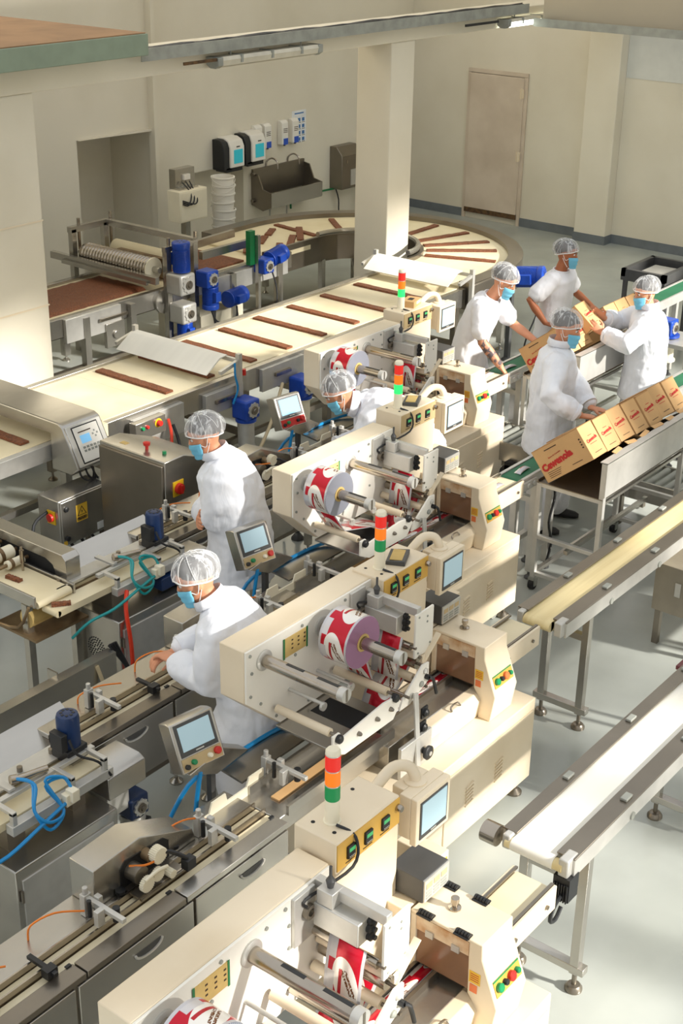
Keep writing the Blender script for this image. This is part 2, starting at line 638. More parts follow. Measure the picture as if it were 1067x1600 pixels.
def text(body, size, mat, parent, mtx, name='lettering', bold=0.0, depth=0.0006, label=None, sx=1.0, italic=0.0):
    """flat lettering as mesh; mtx maps text x,y,z into the parent's space"""
    key = (body, size, bold, depth, italic)
    if key not in _txt:
        cu = D.curves.new('text', 'FONT')
        cu.body = body
        cu.size = size
        cu.align_x = 'CENTER'
        cu.align_y = 'CENTER'
        cu.offset = bold
        cu.extrude = depth
        cu.shear = italic
        cu.resolution_u = 2
        t = D.objects.new('text', cu)
        COL.objects.link(t)
        dg = bpy.context.evaluated_depsgraph_get()
        me = D.meshes.new_from_object(t.evaluated_get(dg))
        D.objects.remove(t)
        _txt[key] = me
    me = _txt[key].copy()
    me.transform(mtx @ Matrix.Scale(sx, 4, Vector((1, 0, 0))))
    me.name = name
    me.materials.clear()
    me.materials.append(M[mat])
    o = D.objects.new(name, me)
    COL.objects.link(o)
    o.parent = parent
    if label:
        o['label'] = label
    return o


def basis(origin, ex, ey):
    ex, ey = Vector(ex).normalized(), Vector(ey).normalized()
    ez = ex.cross(ey).normalized()
    return Matrix(((ex.x, ey.x, ez.x, origin[0]), (ex.y, ey.y, ez.y, origin[1]), (ex.z, ey.z, ez.z, origin[2]), (0, 0, 0, 1)))


ORD = ['first', 'second', 'third', 'fourth', 'fifth', 'sixth', 'seventh', 'eighth', 'ninth', 'tenth', 'eleventh', 'twelfth', 'thirteenth', 'fourteenth', 'fifteenth', 'sixteenth']
# ------------------------------------------------------------------ the setting
def struct(name, mb, mat, parent=None, bevel=0, label=None):
    o = mb.build(name, mat, parent, smooth=False, bevel=bevel, label=label)
    if parent is None:
        o['kind'] = 'structure'
    return o


YL, XB, YR = 12.3, 17.4, -6.0
struct('floor', MB().box(-6, YR, -0.2, XB, YL + 1.2, 0), 'floor')
w = MB()
for x0, x1, z0, z1 in ((-6, 10.89, 0, 7.6), (10.89, 12.1, 1.81, 7.6), (12.1, 12.78, 0, 7.6), (12.78, 13.7, 1.17, 7.6), (13.7, XB + 0.3, 0, 7.6)):
    w.box(x0, YL, z0, x1, YL + 0.3, z1)
w.box(10.89, YL + 0.75, 0, 12.1, YL + 0.85, 1.81)          # back of the deep opening
w.box(10.79, YL + 0.3, 0, 10.89, YL + 0.85, 1.81).box(12.1, YL + 0.3, 0, 12.2, YL + 0.85, 1.81).box(10.79, YL + 0.3, 1.81, 12.2, YL + 0.85, 1.9)
w.box(12.78, YL + 0.22, 0, 13.7, YL + 0.32, 1.17)          # shallow niche under the towel dispensers
wl = struct('wall_left', w, 'wall')
struct('wall_back', MB().box(XB, YR, 0, XB + 0.3, YL, 7.6), 'wall')
# unseen window wall; its piers, openings and height are set to shape the sun
w = MB()
piers = [(-6, -4.2), (-2.2, -1.5), (0.6, 0.95), (2.2, 2.5), (4.3, 4.5), (6.75, 6.9), (7.75, 8.5), (8.95, 9.1), (9.45, 9.55), (10.6, 11.5), (13.4, 14.2), (16.2, 26)]
HEAD = 5.66                                              # main openings stop here to keep the machine tops out of the sun
w.box(-6, YR - 0.3, 0, 26, YR, 1.0).box(-6, YR - 0.3, HEAD, 9.5, YR, 6.47).box(-6, YR - 0.3, 7.6, 9.5, YR, 13.0).box(9.5, YR - 0.3, 8.6, 26, YR, 13.0)
for a, b in piers:
    w.box(a, YR - 0.3, 1.0, b, YR, HEAD if b < 9.5 else 8.6)
cl = [(2.4, 2.9), (4.6, 5.1), (6.35, 6.95), (8.2, 8.85)]   # unseen high openings added to throw sun onto the workers
e = -6
for a, b in cl + [(9.5, 9.5)]:
    w.box(e, YR - 0.3, 6.47, a, YR, 7.6)
    e = b
struct('wall_right_sun_mask', w, 'wall')
for i, (a, b) in enumerate(zip(piers[:-1], piers[1:])):
    f = MB()
    top = HEAD if b[0] < 9.5 else 8.6
    for z in (2.4, 3.7, 5.0, 6.2, 7.4):
        if z > top - 0.1:
            continue
        f.box(a[1], YR - 0.2, z - 0.05, b[0], YR - 0.1, z + 0.05)
    f.box((a[1] + b[0]) / 2 - 0.03, YR - 0.2, 1.0, (a[1] + b[0]) / 2 + 0.03, YR - 0.1, top)
    struct('window_%d' % (i + 1), f, 'galv')
# unseen roof strip added to shade the far left; open sky elsewhere
struct('shade_ceiling', MB().box(-6, 9.8, 7.6, XB + 0.3, YL + 0.3, 7.8), 'wall')
# beam on pillars, edge beam coming towards the camera
struct('trim_1', MB().box(4.5, 8.8, 3.05, XB, 9.22, 3.25), 'wall', bevel=0.01)
struct('trim_2', MB().box(14.65, -2.0, 3.07, 15.0, 8.56, 3.6), paint('brown_grey_wash', rgb(176, 166, 146), 0.85, vary=0.03, scale=0.8), bevel=0.01)


def pillar(name, x0, x1, y0, y1, z1, base):
    o = struct(name, MB().box(x0, y0, 0, x1, y1, z1), 'wall', bevel=0.012)
    if base:
        MB().box(x0 - 0.008, y0 - 0.008, 0, x1 + 0.008, y1 + 0.008, 0.12).build('skirting', 'base_grey', o, smooth=False)
    return o


pillar('column_middle', 12.09, 12.50, 8.8, 9.24, 3.05, True)
pl = pillar('column_left', 6.72, 7.38, 8.8, 9.6, 3.05, False)
MB().box(6.71, 8.785, 0.66, 7.39, 8.8, 0.72).build('stained_strip', 'rust', pl, smooth=False)
for z in (1.35, 2.05):
    MB().box(6.71, 8.795, z, 7.385, 8.8, z + 0.012).build('joint_strip', 'cream', pl, smooth=False)
pillar('column_right', 17.2, XB, 8.84, 9.32, 3.05, True)
struct('baseboard_back', MB().box(XB - 0.012, YR, 0, XB, 8.84, 0.12).box(XB - 0.012, 9.32, 0, XB, 10.33, 0.12).box(XB - 0.012, 11.27, 0, XB, YL, 0.12), 'base_grey')
struct('baseboard_left', MB().box(13.7, YL - 0.012, 0, XB, YL, 0.10), 'base_grey')
# lighter distemper above the right hand part of the back wall
struct('trim_3', MB().box(XB - 0.006, 2.0, 2.2, XB, 8.84, 3.2), paint('upper_wash', rgb(214, 214, 206), 0.85, vary=0.03))
# raised wall edge left of the opening
struct('trim_4', MB().box(12.03, YL - 0.10, 0, 12.09, YL, 3.6).prism([(10.89, 1.81), (12.03, 1.78), (12.03, 1.81)], 'y', YL - 0.05, YL), 'wall')
# door
dr = struct('door_1', MB().box(XB - 0.05, 10.36, 0.1, XB - 0.01, 11.24, 2.05), 'door', bevel=0.006)
MB().box(XB - 0.052, 10.36, 0.09, XB - 0.008, 11.24, 0.16).build('rusty_bottom_edge', 'rust', dr)
MB().box(XB - 0.03, 11.241, 0, XB - 0.001, 11.29, 2.058).box(XB - 0.03, 10.31, 0, XB - 0.001, 10.359, 2.058).box(XB - 0.03, 10.31, 2.06, XB - 0.001, 11.29, 2.11).build('door_frame', 'door', dr, smooth=False)
for z in (0.98, 1.84):
    MB().cyl((XB - 0.055, 10.385, z - 0.07), (XB - 0.055, 10.385, z + 0.07), 0.014).box(XB - 0.056, 10.35, z - 0.06, XB - 0.045, 10.41, z + 0.06).build('hinge', 'cream', dr)

# cable tray with cables along the beam, and the same turned along the edge beam
tr = MB().box(8.42, 8.66, 3.26, 14.5, 8.9, 3.275).box(8.42, 8.655, 3.20, 14.5, 8.665, 3.30)
o = tr.build('cable_tray', 'galv')
tag(o, 'grey steel cable tray running along the top of the cream beam', 'tray')
for k in range(5):
    pts = [(8.43 + i * 0.55, 8.70 + 0.018 * k + 0.006 * math.sin(i * 1.7 + k), 3.287 + 0.012 * math.sin(i * 2.1 + k * 2)) for i in range(12)]
    MB().tube(pts, 0.009, 6, 2).build('cable', 'black' if k % 2 else 'darkgrey', o)
MB().box(13.2, 8.640, 3.14, 13.85, 8.656, 3.165).build('cover_strip', 'black', o)
MB().box(8.9, 8.640, 3.13, 9.75, 8.656, 3.155).build('cover_strip', 'rust', o)
o = MB().box(14.52, -2.0, 3.10, 14.65, 8.60, 3.115).box(14.515, -2, 3.06, 14.525, 8.60, 3.15).build('cable_tray', 'galv')
tag(o, 'grey steel cable tray along the beam at the top right, running towards the viewer', 'tray')


def strip_light(c, d, ln, lit, label):
    """weatherproof fluorescent batten"""
    t = thing('strip_light', label, 'light', c, math.atan2(d[1], d[0]))
    MB().prism([(-0.06, 0.03), (-0.075, 0.0), (0.075, 0.0), (0.06, 0.03)], 'x', -ln / 2, ln / 2).build('tray', 'tube_off', t)
    MB().prism([(-0.072, 0.0), (-0.062, -0.045), (-0.03, -0.062), (0.03, -0.062), (0.062, -0.045), (0.072, 0.0)], 'x', -ln / 2 + 0.02, ln / 2 - 0.02).build('diffuser', 'tube_on' if lit else 'tube_off', t)
    for s in (-1, 1):
        MB().prism([(-0.078, 0.03), (-0.078, -0.04), (-0.03, -0.068), (0.03, -0.068), (0.078, -0.04), (0.078, 0.03)], 'x', s * ln / 2 - 0.03, s * ln / 2 + 0.03).build('end_cap', 'galv', t, bevel=0.006)
    for x in (-0.3, 0.0, 0.3):
        MB().box(x * ln - 0.012, -0.08, -0.03, x * ln + 0.012, 0.08, 0.036).build('clip', 'galv', t)
    for s in (-1, 1):
        MB().cyl((s * ln * 0.35, 0, 0.03), (s * ln * 0.35, 0, 0.09), 0.006, n=8).build('hanger', 'galv', t)
    if lit:
        l = D.objects.new('lamp', D.lights.new('lamp', 'AREA'))
        COL.objects.link(l)
        l.parent = t
        l.location = (0, 0, -0.08)
        l.data.shape = 'RECTANGLE'
        l.data.size, l.data.size_y = ln - 0.1, 0.08
        l.data.energy = 14
        l.data.color = (0.95, 1.0, 0.9)
    return t


strip_light((10.03, 8.70, 3.13), (1, 0), 1.38, False, 'unlit fluorescent strip light under the cable tray, left of the middle column')
strip_light((14.75, 8.70, 3.13), (1, 0), 1.38, True, 'lit fluorescent strip light at the corner of the two beams')

# big sheet metal duct at the upper left
o = thing('roof_box', 'grey green sheet metal box with dusty brown top above the beam, upper left', 'box', (7.4, 8.6, 3.255))
MB().box(-2.0, 0, 0.0, 1.05, 4.0, 0.17).build('side_sheet', 'box_green', o, bevel=0.006)
MB().box(-2.0, 0.02, 0.17, 1.04, 4.0, 0.178).build('top_sheet', 'box_brown', o)


# --- things on the left wall -------------------------------------------------
def towel_dispenser(x, z, label):
    t = thing('towel_dispenser', label, 'dispenser', (x, YL, z), 0, 'paper towel dispensers on the wall')
    MB().prism([(0, 0.02), (0, 0.40), (-0.10, 0.40), (-0.17, 0.37), (-0.20, 0.30), (-0.20, 0.02)], 'x', 0, 0.16).build('black_side', 'black', t, bevel=0.01)
    MB().prism([(0, 0.05), (0, 0.415), (-0.11, 0.415), (-0.19, 0.38), (-0.225, 0.30), (-0.225, 0.05)], 'x', 0.10, 0.36).build('front_cover', 'white', t, bevel=0.012)
    MB().box(0.16, -0.233, 0.10, 0.32, -0.22, 0.27).build('window', 'teal', t, bevel=0.004)
    MB().box(0.21, -0.229, 0.30, 0.27, -0.224, 0.312).build('badge', 'black', t)
    MB().box(0.04, -0.2, 0.0, 0.34, -0.02, 0.05).build('bottom_tray', 'black', t)
    return t


towel_dispenser(13.12, 1.14, 'left one of two black and white towel dispensers with teal windows')
towel_dispenser(13.53, 1.16, 'right one of two black and white towel dispensers with teal windows')
for i, (x, l) in enumerate(((13.86, 'narrow white soap dispenser half hidden behind the right towel dispenser'), (14.04, 'narrow white soap dispenser just right of the towel dispensers'),
                            (14.38, 'narrow white soap dispenser, left one of the pair beside the poster'), (14.60, 'narrow white soap dispenser in front of the poster edge'))):
    t = thing('soap_dispenser', l, 'dispenser', (x, YL, 1.31), 0, 'narrow soap dispensers over the sink')
    MB().prism([(0, 0), (0, 0.31), (-0.05, 0.31), (-0.085, 0.28), (-0.085, 0)], 'x', 0, 0.13).build('body', 'white', t, bevel=0.008)
    MB().box(0.03, -0.092, 0.0, 0.115, -0.083, 0.08).build('blue_tag', 'blue_tag', t)
    for k in range(3):
        MB().box(0.03, -0.088, 0.20 - k * 0.022, 0.11, -0.084, 0.208 - k * 0.022).build('print_line', 'ink_black', t)
    MB().cyl((0.075, -0.06, -0.02), (0.075, -0.06, 0.0), 0.015).build('nozzle', 'darkgrey', t)
t = tag(MB().box(14.68, YL - 0.006, 1.28, 14.97, YL, 1.70).build('poster', 'paper', None), 'white hand washing instruction sheet with blue drawings on the wall', 'poster')
for r in range(4):
    for c in range(3):
        x, z = 14.715 + c * 0.085, 1.60 - r * 0.085
        MB().box(x, YL - 0.0075, z - 0.045, x + 0.05, YL - 0.006, z).build('drawing', 'ink_blue', t)
        MB().box(x, YL - 0.0075, z - 0.062, x + 0.06, YL - 0.006, z - 0.055).build('caption_line', 'ink_black', t)
MB().box(14.73, YL - 0.0075, 1.655, 14.92, YL - 0.006, 1.672).build('heading', 'ink_blue', t)
# wash trough
t = thing('wash_trough', 'wall hung stainless steel wash trough with two curved taps', 'sink', (13.86, YL, 0.60))
MB().box(0, -0.03, 0.1, 1.05, 0, 0.46).build('splashback', 'steel_dark', t)
MB().prism([(0, 0.0), (0, 0.42), (-0.12, 0.40), (-0.20, 0.22), (-0.34, 0.19), (-0.34, 0.0), (-0.2, -0.06)], 'x', -0.01, 0.01).prism([(0, 0.0), (0, 0.42), (-0.12, 0.40), (-0.20, 0.22), (-0.34, 0.19), (-0.34, 0.0), (-0.2, -0.06)], 'x', 1.04, 1.06).build('end_plate', 'steel_dark', t)
MB().box(0, -0.345, 0.0, 1.05, -0.335, 0.19).box(0, -0.34, -0.01, 1.05, 0, 0.0).build('basin', 'steel', t)
for x in (0.28, 0.72):
    MB().tube([(x, -0.02, 0.40), (x, -0.02, 0.52), (x + 0.03, -0.09, 0.57), (x + 0.05, -0.16, 0.53), (x + 0.05, -0.17, 0.44)], 0.011, 8, 4).build('tap', 'chrome', t)
for z in (0.06, 0.40):
    MB().cyl((-0.05, -0.05, z), (0.0, -0.05, z), 0.025).build('bracket', 'steel_dark', t)
for x in (0.35, 0.7):
    MB().box(x, -0.02, -0.6, x + 0.008, 0, -0.1).build('panel_edge', 'alu', t)
t = thing('wall_cabinet', 'grey stainless steel dispenser cabinet on the wall with a clear window', 'cabinet', (15.5, YL, 0.56))
MB().prism([(0, 0), (0, 0.58), (-0.12, 0.58), (-0.22, 0.46), (-0.22, 0)], 'x', 0, 0.44).build('body', 'steel_dark', t, bevel=0.008)
MB().box(0.2, -0.228, 0.04, 0.40, -0.218, 0.26).build('window', 'alu', t)
MB().box(0.1, -0.226, 0.36, 0.12, -0.22, 0.40).build('lock', 'chrome', t)
t = thing('hand_rail', 'bent chrome tube rail standing by the wall behind the middle column', 'rail', (16.0, YL, 0))
MB().tube([(0.02, -0.15, 0.02), (0.02, -0.15, 1.0), (0.06, -0.15, 1.08), (0.5, -0.15, 1.1)], 0.022, 10, 3).build('frame_tube', 'chrome', t)
for z in (0.72, 0.5):
    MB().cyl((0.02, -0.15, z), (0.5, -0.15, z + 0.02), 0.018).build('cross_tube', 'chrome', t)
MB().cyl((0.5, -0.15, 0), (0.5, -0.15, 1.1), 0.022).build('end_post', 'chrome', t)
t = thing('service_pipe', 'thin green pipe run along the wall under the wash trough', 'pipe', (14.6, YL - 0.05, 0.55))
MB().tube([(0, 0, -0.12), (0, 0, 0.0), (0.06, 0, 0.03), (1.4, 0, -0.01), (1.7, 0, 0.0)], 0.014, 8, 3).build('pipe', 'green_pole', t)
MB().tube([(0.96, -0.02, 0.0), (1.0, -0.04, -0.15), (1.02, -0.03, -0.32), (1.1, -0.02, -0.45)], 0.01, 6, 3).build('hanging_cable', 'black', t)
# nested white pails
for k in range(11):
    t = MB().lathe([(0.115, 0), (0.135, 0.27), (0.146, 0.28), (0.146, 0.295), (0.132, 0.297), (0.115, 0.05), (0.01, 0.045)], (0, 0, 0), 24).build('bucket', 'white')
    t.location = (12.5 + 0.008 * math.sin(k * 2.4), 11.55 + 0.006 * math.cos(k * 1.7), 0.0 + k * 0.098)
    tag(t, 'white plastic bucket nested in the tall stack by the wall, ' + (ORD[k] + ' from the bottom' if k < 10 else 'topmost of the stack'), 'bucket', 'nested white buckets')
    a = 0.9 * k
    MB().tube([(0.147 * math.cos(a + q), 0.147 * math.sin(a + q), 0.285 - 0.08 * math.sin(q / PI * PI)) for q in [PI * j / 8 for j in range(9)]], 0.004, 5, 0).build('handle', 'white', t)
# electric box on a post
t = thing('control_box', 'cream electrical box on a steel post with black cables, by the left wall', 'electrical box', (11.9, 11.6, 0))
MB().box(-0.04, -0.03, 0, 0.04, 0.05, 0.9).build('post', 'steel', t)
MB().box(-0.24, -0.14, 0.86, 0.22, 0.06, 1.22).build('box_body', 'plastic_w', t, bevel=0.006)
MB().box(-0.225, -0.146, 0.875, 0.205, -0.139, 1.205).build('box_door', 'plastic_w', t, bevel=0.004)
MB().box(-0.16, 0.0, 1.22, 0.16, 0.1, 1.45).box(-0.16, -0.06, 1.22, 0.16, 0.0, 1.24).build('top_bracket', 'steel', t)
MB().box(-0.04, -0.03, 1.32, 0.06, 0.0, 1.38).build('switch', 'white', t)
for k in range(3):
    MB().tube([(-0.08 + 0.06 * k, -0.03, 1.30), (-0.05 + 0.05 * k, -0.14, 1.18 - 0.03 * k), (-0.12 + 0.05 * k, -0.17, 1.06), (-0.2, -0.15, 1.08 + 0.02 * k)], 0.008, 6, 4).build('cable', 'black', t)
t = thing('floor_hose', 'coil of black hose lying by the wall behind the bucket stack', 'hose', (12.3, 11.75, 0))
MB().tube([(-0.2, 0.2, 0.03), (0.1, 0.1, 0.3), (0.3, 0.15, 0.5), (0.45, 0.2, 0.42), (0.4, 0.25, 0.1), (0.5, 0.3, 0.03)], 0.022, 8, 4).build('hose', 'rubber', t)
# ------------------------------------------------------------------ flow wrapping machines
def gear(mb, c, ax, r, w, teeth=18):
    """toothed wheel, axis ax"""
    c, d = Vector(c), Vector(ax).normalized()
    x, y = frame(d)
    n = teeth * 4
    vs = []
    for s in (-1, 1):
        for i in range(n):
            a = 2 * PI * i / n
            q = r if (i % 4) in (0, 1) else r * 0.88
            vs.append(c + d * s * w / 2 + (x * math.cos(a) + y * math.sin(a)) * q)
    fs = [tuple(range(n)), tuple(range(2 * n - 1, n - 1, -1))] + [(i, (i + 1) % n, n + (i + 1) % n, n + i) for i in range(n)]
    return mb.add(vs, fs)


def film_roll(parent, x, z, y0, y1, r, side):
    me = MB().cyl((x, y0 + 0.002, z), (x, y1, z), r, n=48)
    o = me.build('film_roll', 'film', parent)
    uv = o.data.uv_layers.new(name='UVMap')
    for p in o.data.polygons:
        for li in p.loop_indices:
            v = o.data.vertices[o.data.loops[li].vertex_index].co
            a = math.atan2(v.z - z, v.x - x)
            if p.center.x < x - r * 0.9 and a < 0:
                a += 2 * PI
            uv.data[li].uv = (a / (2 * PI) * 3.0, (v.y - y0) / (y1 - y0) * 1.0)
    MB().ring((x, y0, z), (x, y0 + 0.004, z), r * 0.99, 0.042, 48).build('roll_side', side, o)
    MB().ring((x, y0 - 0.004, z), (x, y0 + 0.006, z), 0.045, 0.033, 24).build('card_core', 'kraft', o)
    return o


def film_sheet(name, parent, pts, y0, y1):
    """film running over rollers: pts are (x, z)"""
    vs, fs = [], []
    for x, z in pts:
        vs += [(x, y0, z), (x, y1, z)]
    for i in range(len(pts) - 1):
        fs.append((2 * i, 2 * i + 1, 2 * i + 3, 2 * i + 2))
    o = MB().add(vs, fs).build(name, 'film', parent)
    uv = o.data.uv_layers.new(name='UVMap')
    dist = [0]
    for i in range(1, len(pts)):
        dist.append(dist[-1] + math.hypot(pts[i][0] - pts[i - 1][0], pts[i][1] - pts[i - 1][1]))
    for p in o.data.polygons:
        for li in p.loop_indices:
            vi = o.data.loops[li].vertex_index
            uv.data[li].uv = (dist[vi // 2] * 3.6, (vi % 2) * 1.0)
    sm = o.modifiers.new('thick', 'SOLIDIFY')
    sm.thickness = 0.0008
    return o


def touch_screen(parent, x0, x1, z0, z1, yf, depth):
    """cream operator screen; front faces -y"""
    b = MB()
    b.prism([(x0, z0), (x1, z0), (x1, z1), (x0, z1)], 'y', yf, yf + 0.03)
    b.prism([(x0 + 0.0, z0 + 0.02), (x1, z0 + 0.02), (x1, z1), (x0, z1)], 'y', yf + 0.03, yf + depth * 0.6)
    b.prism([(x0 + 0.03, z0 + 0.04), (x1 - 0.03, z0 + 0.04), (x1 - 0.03, z1 - 0.0), (x0 + 0.03, z1 - 0.0)], 'y', yf + depth * 0.6, yf + depth)
    s = b.build('operator_screen', 'cream', parent, bevel=0.004)
    m = 0.022
    MB().box(x0 + m, yf - 0.004, z0 + m, x1 - m, yf + 0.002, z1 - m).build('black_bezel', 'darkgrey', s)
    MB().box(x0 + m + 0.008, yf - 0.006, z0 + m + 0.022, x1 - m - 0.008, yf - 0.002, z1 - m - 0.008).build('screen_glass', 'screen', s)
    MB().box((x0 + x1) / 2 - 0.018, yf - 0.0055, z0 + m + 0.007, (x0 + x1) / 2 + 0.018, yf - 0.003, z0 + m + 0.013).build('badge', 'alu', s)
    return s


def button(parent, c, d, r, mat, name='push_button', h=0.018):
    c, d = Vector(c), Vector(d).normalized()
    o = MB().lathe([(r, 0), (r, h * 0.8), (r * 0.8, h), (0.001, h)], c, 14, d).build(name, mat, parent)
    return o


def warning(parent, o, ex, ey, s, label=None):
    """yellow warning plate with black triangle and bolt"""
    m = basis(o, ex, ey)
    def pl(poly, mat, name, h, par):
        vs = [m @ Vector((x * s, y * s, h)) for x, y in poly]
        n = len(vs)
        return MB().add(vs + [v + m.to_3x3() @ Vector((0, 0, -0.001)) for v in vs], [tuple(range(n)), tuple(range(2 * n - 1, n - 1, -1))] + [(i, n + i, n + (i + 1) % n, (i + 1) % n) for i in range(n)]).build(name, mat, par)
    a = pl([(-0.5, -0.62), (0.5, -0.62), (0.5, 0.62), (-0.5, 0.62)], 'sticker', 'warning_sticker', 0.0012, parent)
    pl([(-0.42, -0.2), (0.42, -0.2), (0, 0.5)], 'ink_black', 'triangle', 0.0016, a)
    pl([(-0.32, -0.15), (0.32, -0.15), (0, 0.38)], 'sticker', 'triangle_field', 0.0020, a)
    pl([(0.02, 0.25), (-0.09, 0.06), (-0.01, 0.06), (-0.04, -0.1), (0.09, 0.1), (0.01, 0.1)], 'ink_black', 'lightning_bolt', 0.0024, a)
    for k in range(3):
        pl([(-0.38, -0.34 - 0.1 * k), (0.38, -0.34 - 0.1 * k), (0.38, -0.30 - 0.1 * k), (-0.38, -0.30 - 0.1 * k)], 'ink_black', 'print_line', 0.0016, a)
    return a


def wrapper(hx, hy, label, tow, roll, panel='gold', plaque=True, lit='lampgreen', hood_clips=False, drop=0.0):
    t = thing('flow_wrapper', label, 'machine', (hx, hy, 0), 0, 'flow wrapping machines')
    # --- base cabinet
    cb = MB().box(-1.0, -0.12, 0.11, 0.365, 0.50, 0.62).build('base_cabinet', 'cream', t, bevel=0.006)
    MB().box(-0.50, -0.128, 0.14, 0.335, -0.118, 0.555).build('service_door', 'cream', cb, bevel=0.003)
    MB().box(-0.98, -0.128, 0.14, -0.52, -0.118, 0.555).build('service_door', 'cream', cb, bevel=0.003)
    for x in (-0.28, 0.0):
        v = MB()
        for k in range(6):
            v.prism([(x - 0.035, 0.40 - k * 0.022), (x + 0.035, 0.412 - k * 0.022), (x + 0.035, 0.420 - k * 0.022), (x - 0.035, 0.408 - k * 0.022)], 'y', -0.136, -0.126)
        v.build('louvre', 'cream', cb)
    for x, y in ((0.31, -0.06), (0.31, 0.44), (-0.9, -0.06), (-0.9, 0.44)):
        MB().cyl((x, y, 0.03), (x, y, 0.12), 0.012).lathe([(0.045, 0), (0.045, 0.012), (0.02, 0.035), (0.001, 0.035)], (x, y, 0.0)).build('levelling_foot', 'steel_dark', t)
    for y in (-0.02, 0.40):
        MB().cyl((0.24, y - 0.015, 0.045), (0.24, y + 0.015, 0.045), 0.045).box(0.215, y - 0.022, 0.05, 0.265, y + 0.022, 0.115).build('castor', 'galv', t)
    MB().lathe([(0.055, 0), (0.058, 0.02), (0.05, 0.03), (0.015, 0.032), (0.015, 0.045), (0.001, 0.045)], (0.365, 0.0, 0.30), 20, (1, 0, 0)).build('side_handwheel', 'black', t)
    # --- sealing bed, conveying channel
    MB().box(-0.70, 0.09, 0.62, 0.36, 0.44, 0.765).build('sealing_bed', 'steel', t, bevel=0.004)
    MB().box(-0.62, 0.20, 0.765, 0.02, 0.215, 0.80).box(-0.62, 0.29, 0.765, 0.02, 0.305, 0.80).build('guide_rail', 'steel_dark', t)
    film_sheet('film_tube', t, [(-0.62, 0.80), (-0.4, 0.795), (-0.1, 0.79), (0.02, 0.79)], 0.222, 0.284)
    cv = MB().prism([(0.095, 0.62), (0.095, 0.762), (0.036, 0.762), (0.005, 0.728), (0.024, 0.62)], 'x', -0.459, 0.03).build('jaw_cover', 'cream', t, bevel=0.006)
    MB().tube([(-0.235, 0.03, 0.764), (-0.225, 0.045, 0.782), (-0.165, 0.045, 0.782), (-0.155, 0.03, 0.764)], 0.005, 8, 3).build('handle', 'chrome', cv)
    # --- hood with buttons
    prof = [(0.0, 1.046), (-0.003, 0.975), (-0.08, 0.775), (-0.055, 0.62), (0.02, 0.62), (0.02, 0.70), (0.028, 0.75), (0.055, 0.79), (0.06, 0.97), (0.06, 1.03), (0.33, 1.03), (0.33, 1.046)]
    hd = MB().prism(prof, 'x', 0.0, 0.215).box(0.0, 0.30, 0.62, 0.215, 0.33, 1.03).build('hood', 'cream', t, bevel=0.005)
    MB().box(0.0, 0.06, 0.965, 0.012, 0.30, 1.03).build('stained_lintel', paint('stained_enamel', rgb(226, 206, 176), 0.5, scale=10, c2=rgb(176, 120, 60)), hd)
    MB().box(0.008, 0.06, 0.80, 0.014, 0.30, 0.965).build('acrylic_guard', 'amber', hd)
    MB().box(0.203, 0.06, 0.87, 0.209, 0.30, 1.03).build('acrylic_guard', 'amber', hd)
    MB().box(0.06, 0.08, 0.765, 0.16, 0.28, 0.79).cyl((0.05, 0.12, 0.83), (0.05, 0.29, 0.83), 0.035).cyl((0.05, 0.12, 0.915), (0.05, 0.29, 0.915), 0.03).build('sealing_jaw', 'steel_dark', hd)
    for y in (0.10, 0.22):
        MB().box(-0.006, y, 0.955, 0.002, y + 0.035, 0.985).build('hinge', 'alu', hd)
    # sloped button plate
    e = Vector((0, -0.077, -0.2)).normalized()
    nrm = Vector((0, -0.2, 0.077)).normalized()
    c0 = Vector((0.108, -0.053, 0.845))
    bp = MB().obox(c0 + nrm * 0.002, Vector((0.088, 0, 0)), e * 0.034, nrm * 0.002).build('button_plate', 'gold', hd)
    MB().obox(c0 + nrm * 0.0035 - e * 0.031, Vector((0.088, 0, 0)), e * 0.003, nrm * 0.001).build('green_stripe', 'greenp', bp)
    for x, m_, r in ((0.045, 'greenp', 0.019), (0.085, 'black', 0.013), (0.128, 'orangep' if roll != 'left' else 'redp', 0.021), (0.168, 'greenp', 0.013)):
        button(bp, c0 + nrm * 0.004 + Vector((x - 0.108, 0, 0)), nrm, r, m_)
    MB().box(-0.0015, 0.0, 0.85, 0.0, 0.05, 0.905).build('yellow_sticker', 'sticker', hd)
    MB().box(-0.0015, 0.012, 0.805, 0.0, 0.045, 0.843).build('orange_sticker', 'orangep', hd)
    for k in range(4):
        MB().box(-0.0022, 0.006, 0.862 + k * 0.01, -0.0014, 0.044, 0.865 + k * 0.01).build('print_line', 'ink_red', hd)
    kn = MB().lathe([(0.026, 0), (0.026, 0.006), (0.012, 0.01), (0.012, 0.03), (0.017, 0.032), (0.017, 0.05), (0.001, 0.052)], (0.11, 0.20, 1.046), 18).build('stop_knob', 'chrome', hd)
    if hood_clips:
        for c, ax in (((0.005, 0.26, 1.048), (0, 1, 0)), ((0.005, 0.09, 1.048), (0, 1, 0)), ((0.21, 0.14, 1.048), (0, 1, 0)), ((0.205, 0.28, 1.048), (0, 1, 0))):
            b = MB()
            for k in range(5):
                b.cyl((c[0], c[1] - 0.03 + k * 0.013, c[2] + 0.004), (c[0], c[1] - 0.02 + k * 0.013, c[2] + 0.004), 0.013, n=10)
            b.box(c[0] - 0.02, c[1] - 0.03, c[2] - 0.002, c[0] + 0.02, c[1] + 0.035, c[2] + 0.004)
            b.build('hinge_clip', 'black', hd)
    # --- counter unit
    cu = MB().box(0.04, 0.305, 1.056, 0.212, 0.465, 1.165).build('counter_unit', 'darkgrey', t, bevel=0.003)
    MB().box(0.044, 0.298, 1.060, 0.208, 0.306, 1.161).build('counter_face', 'alu', cu)
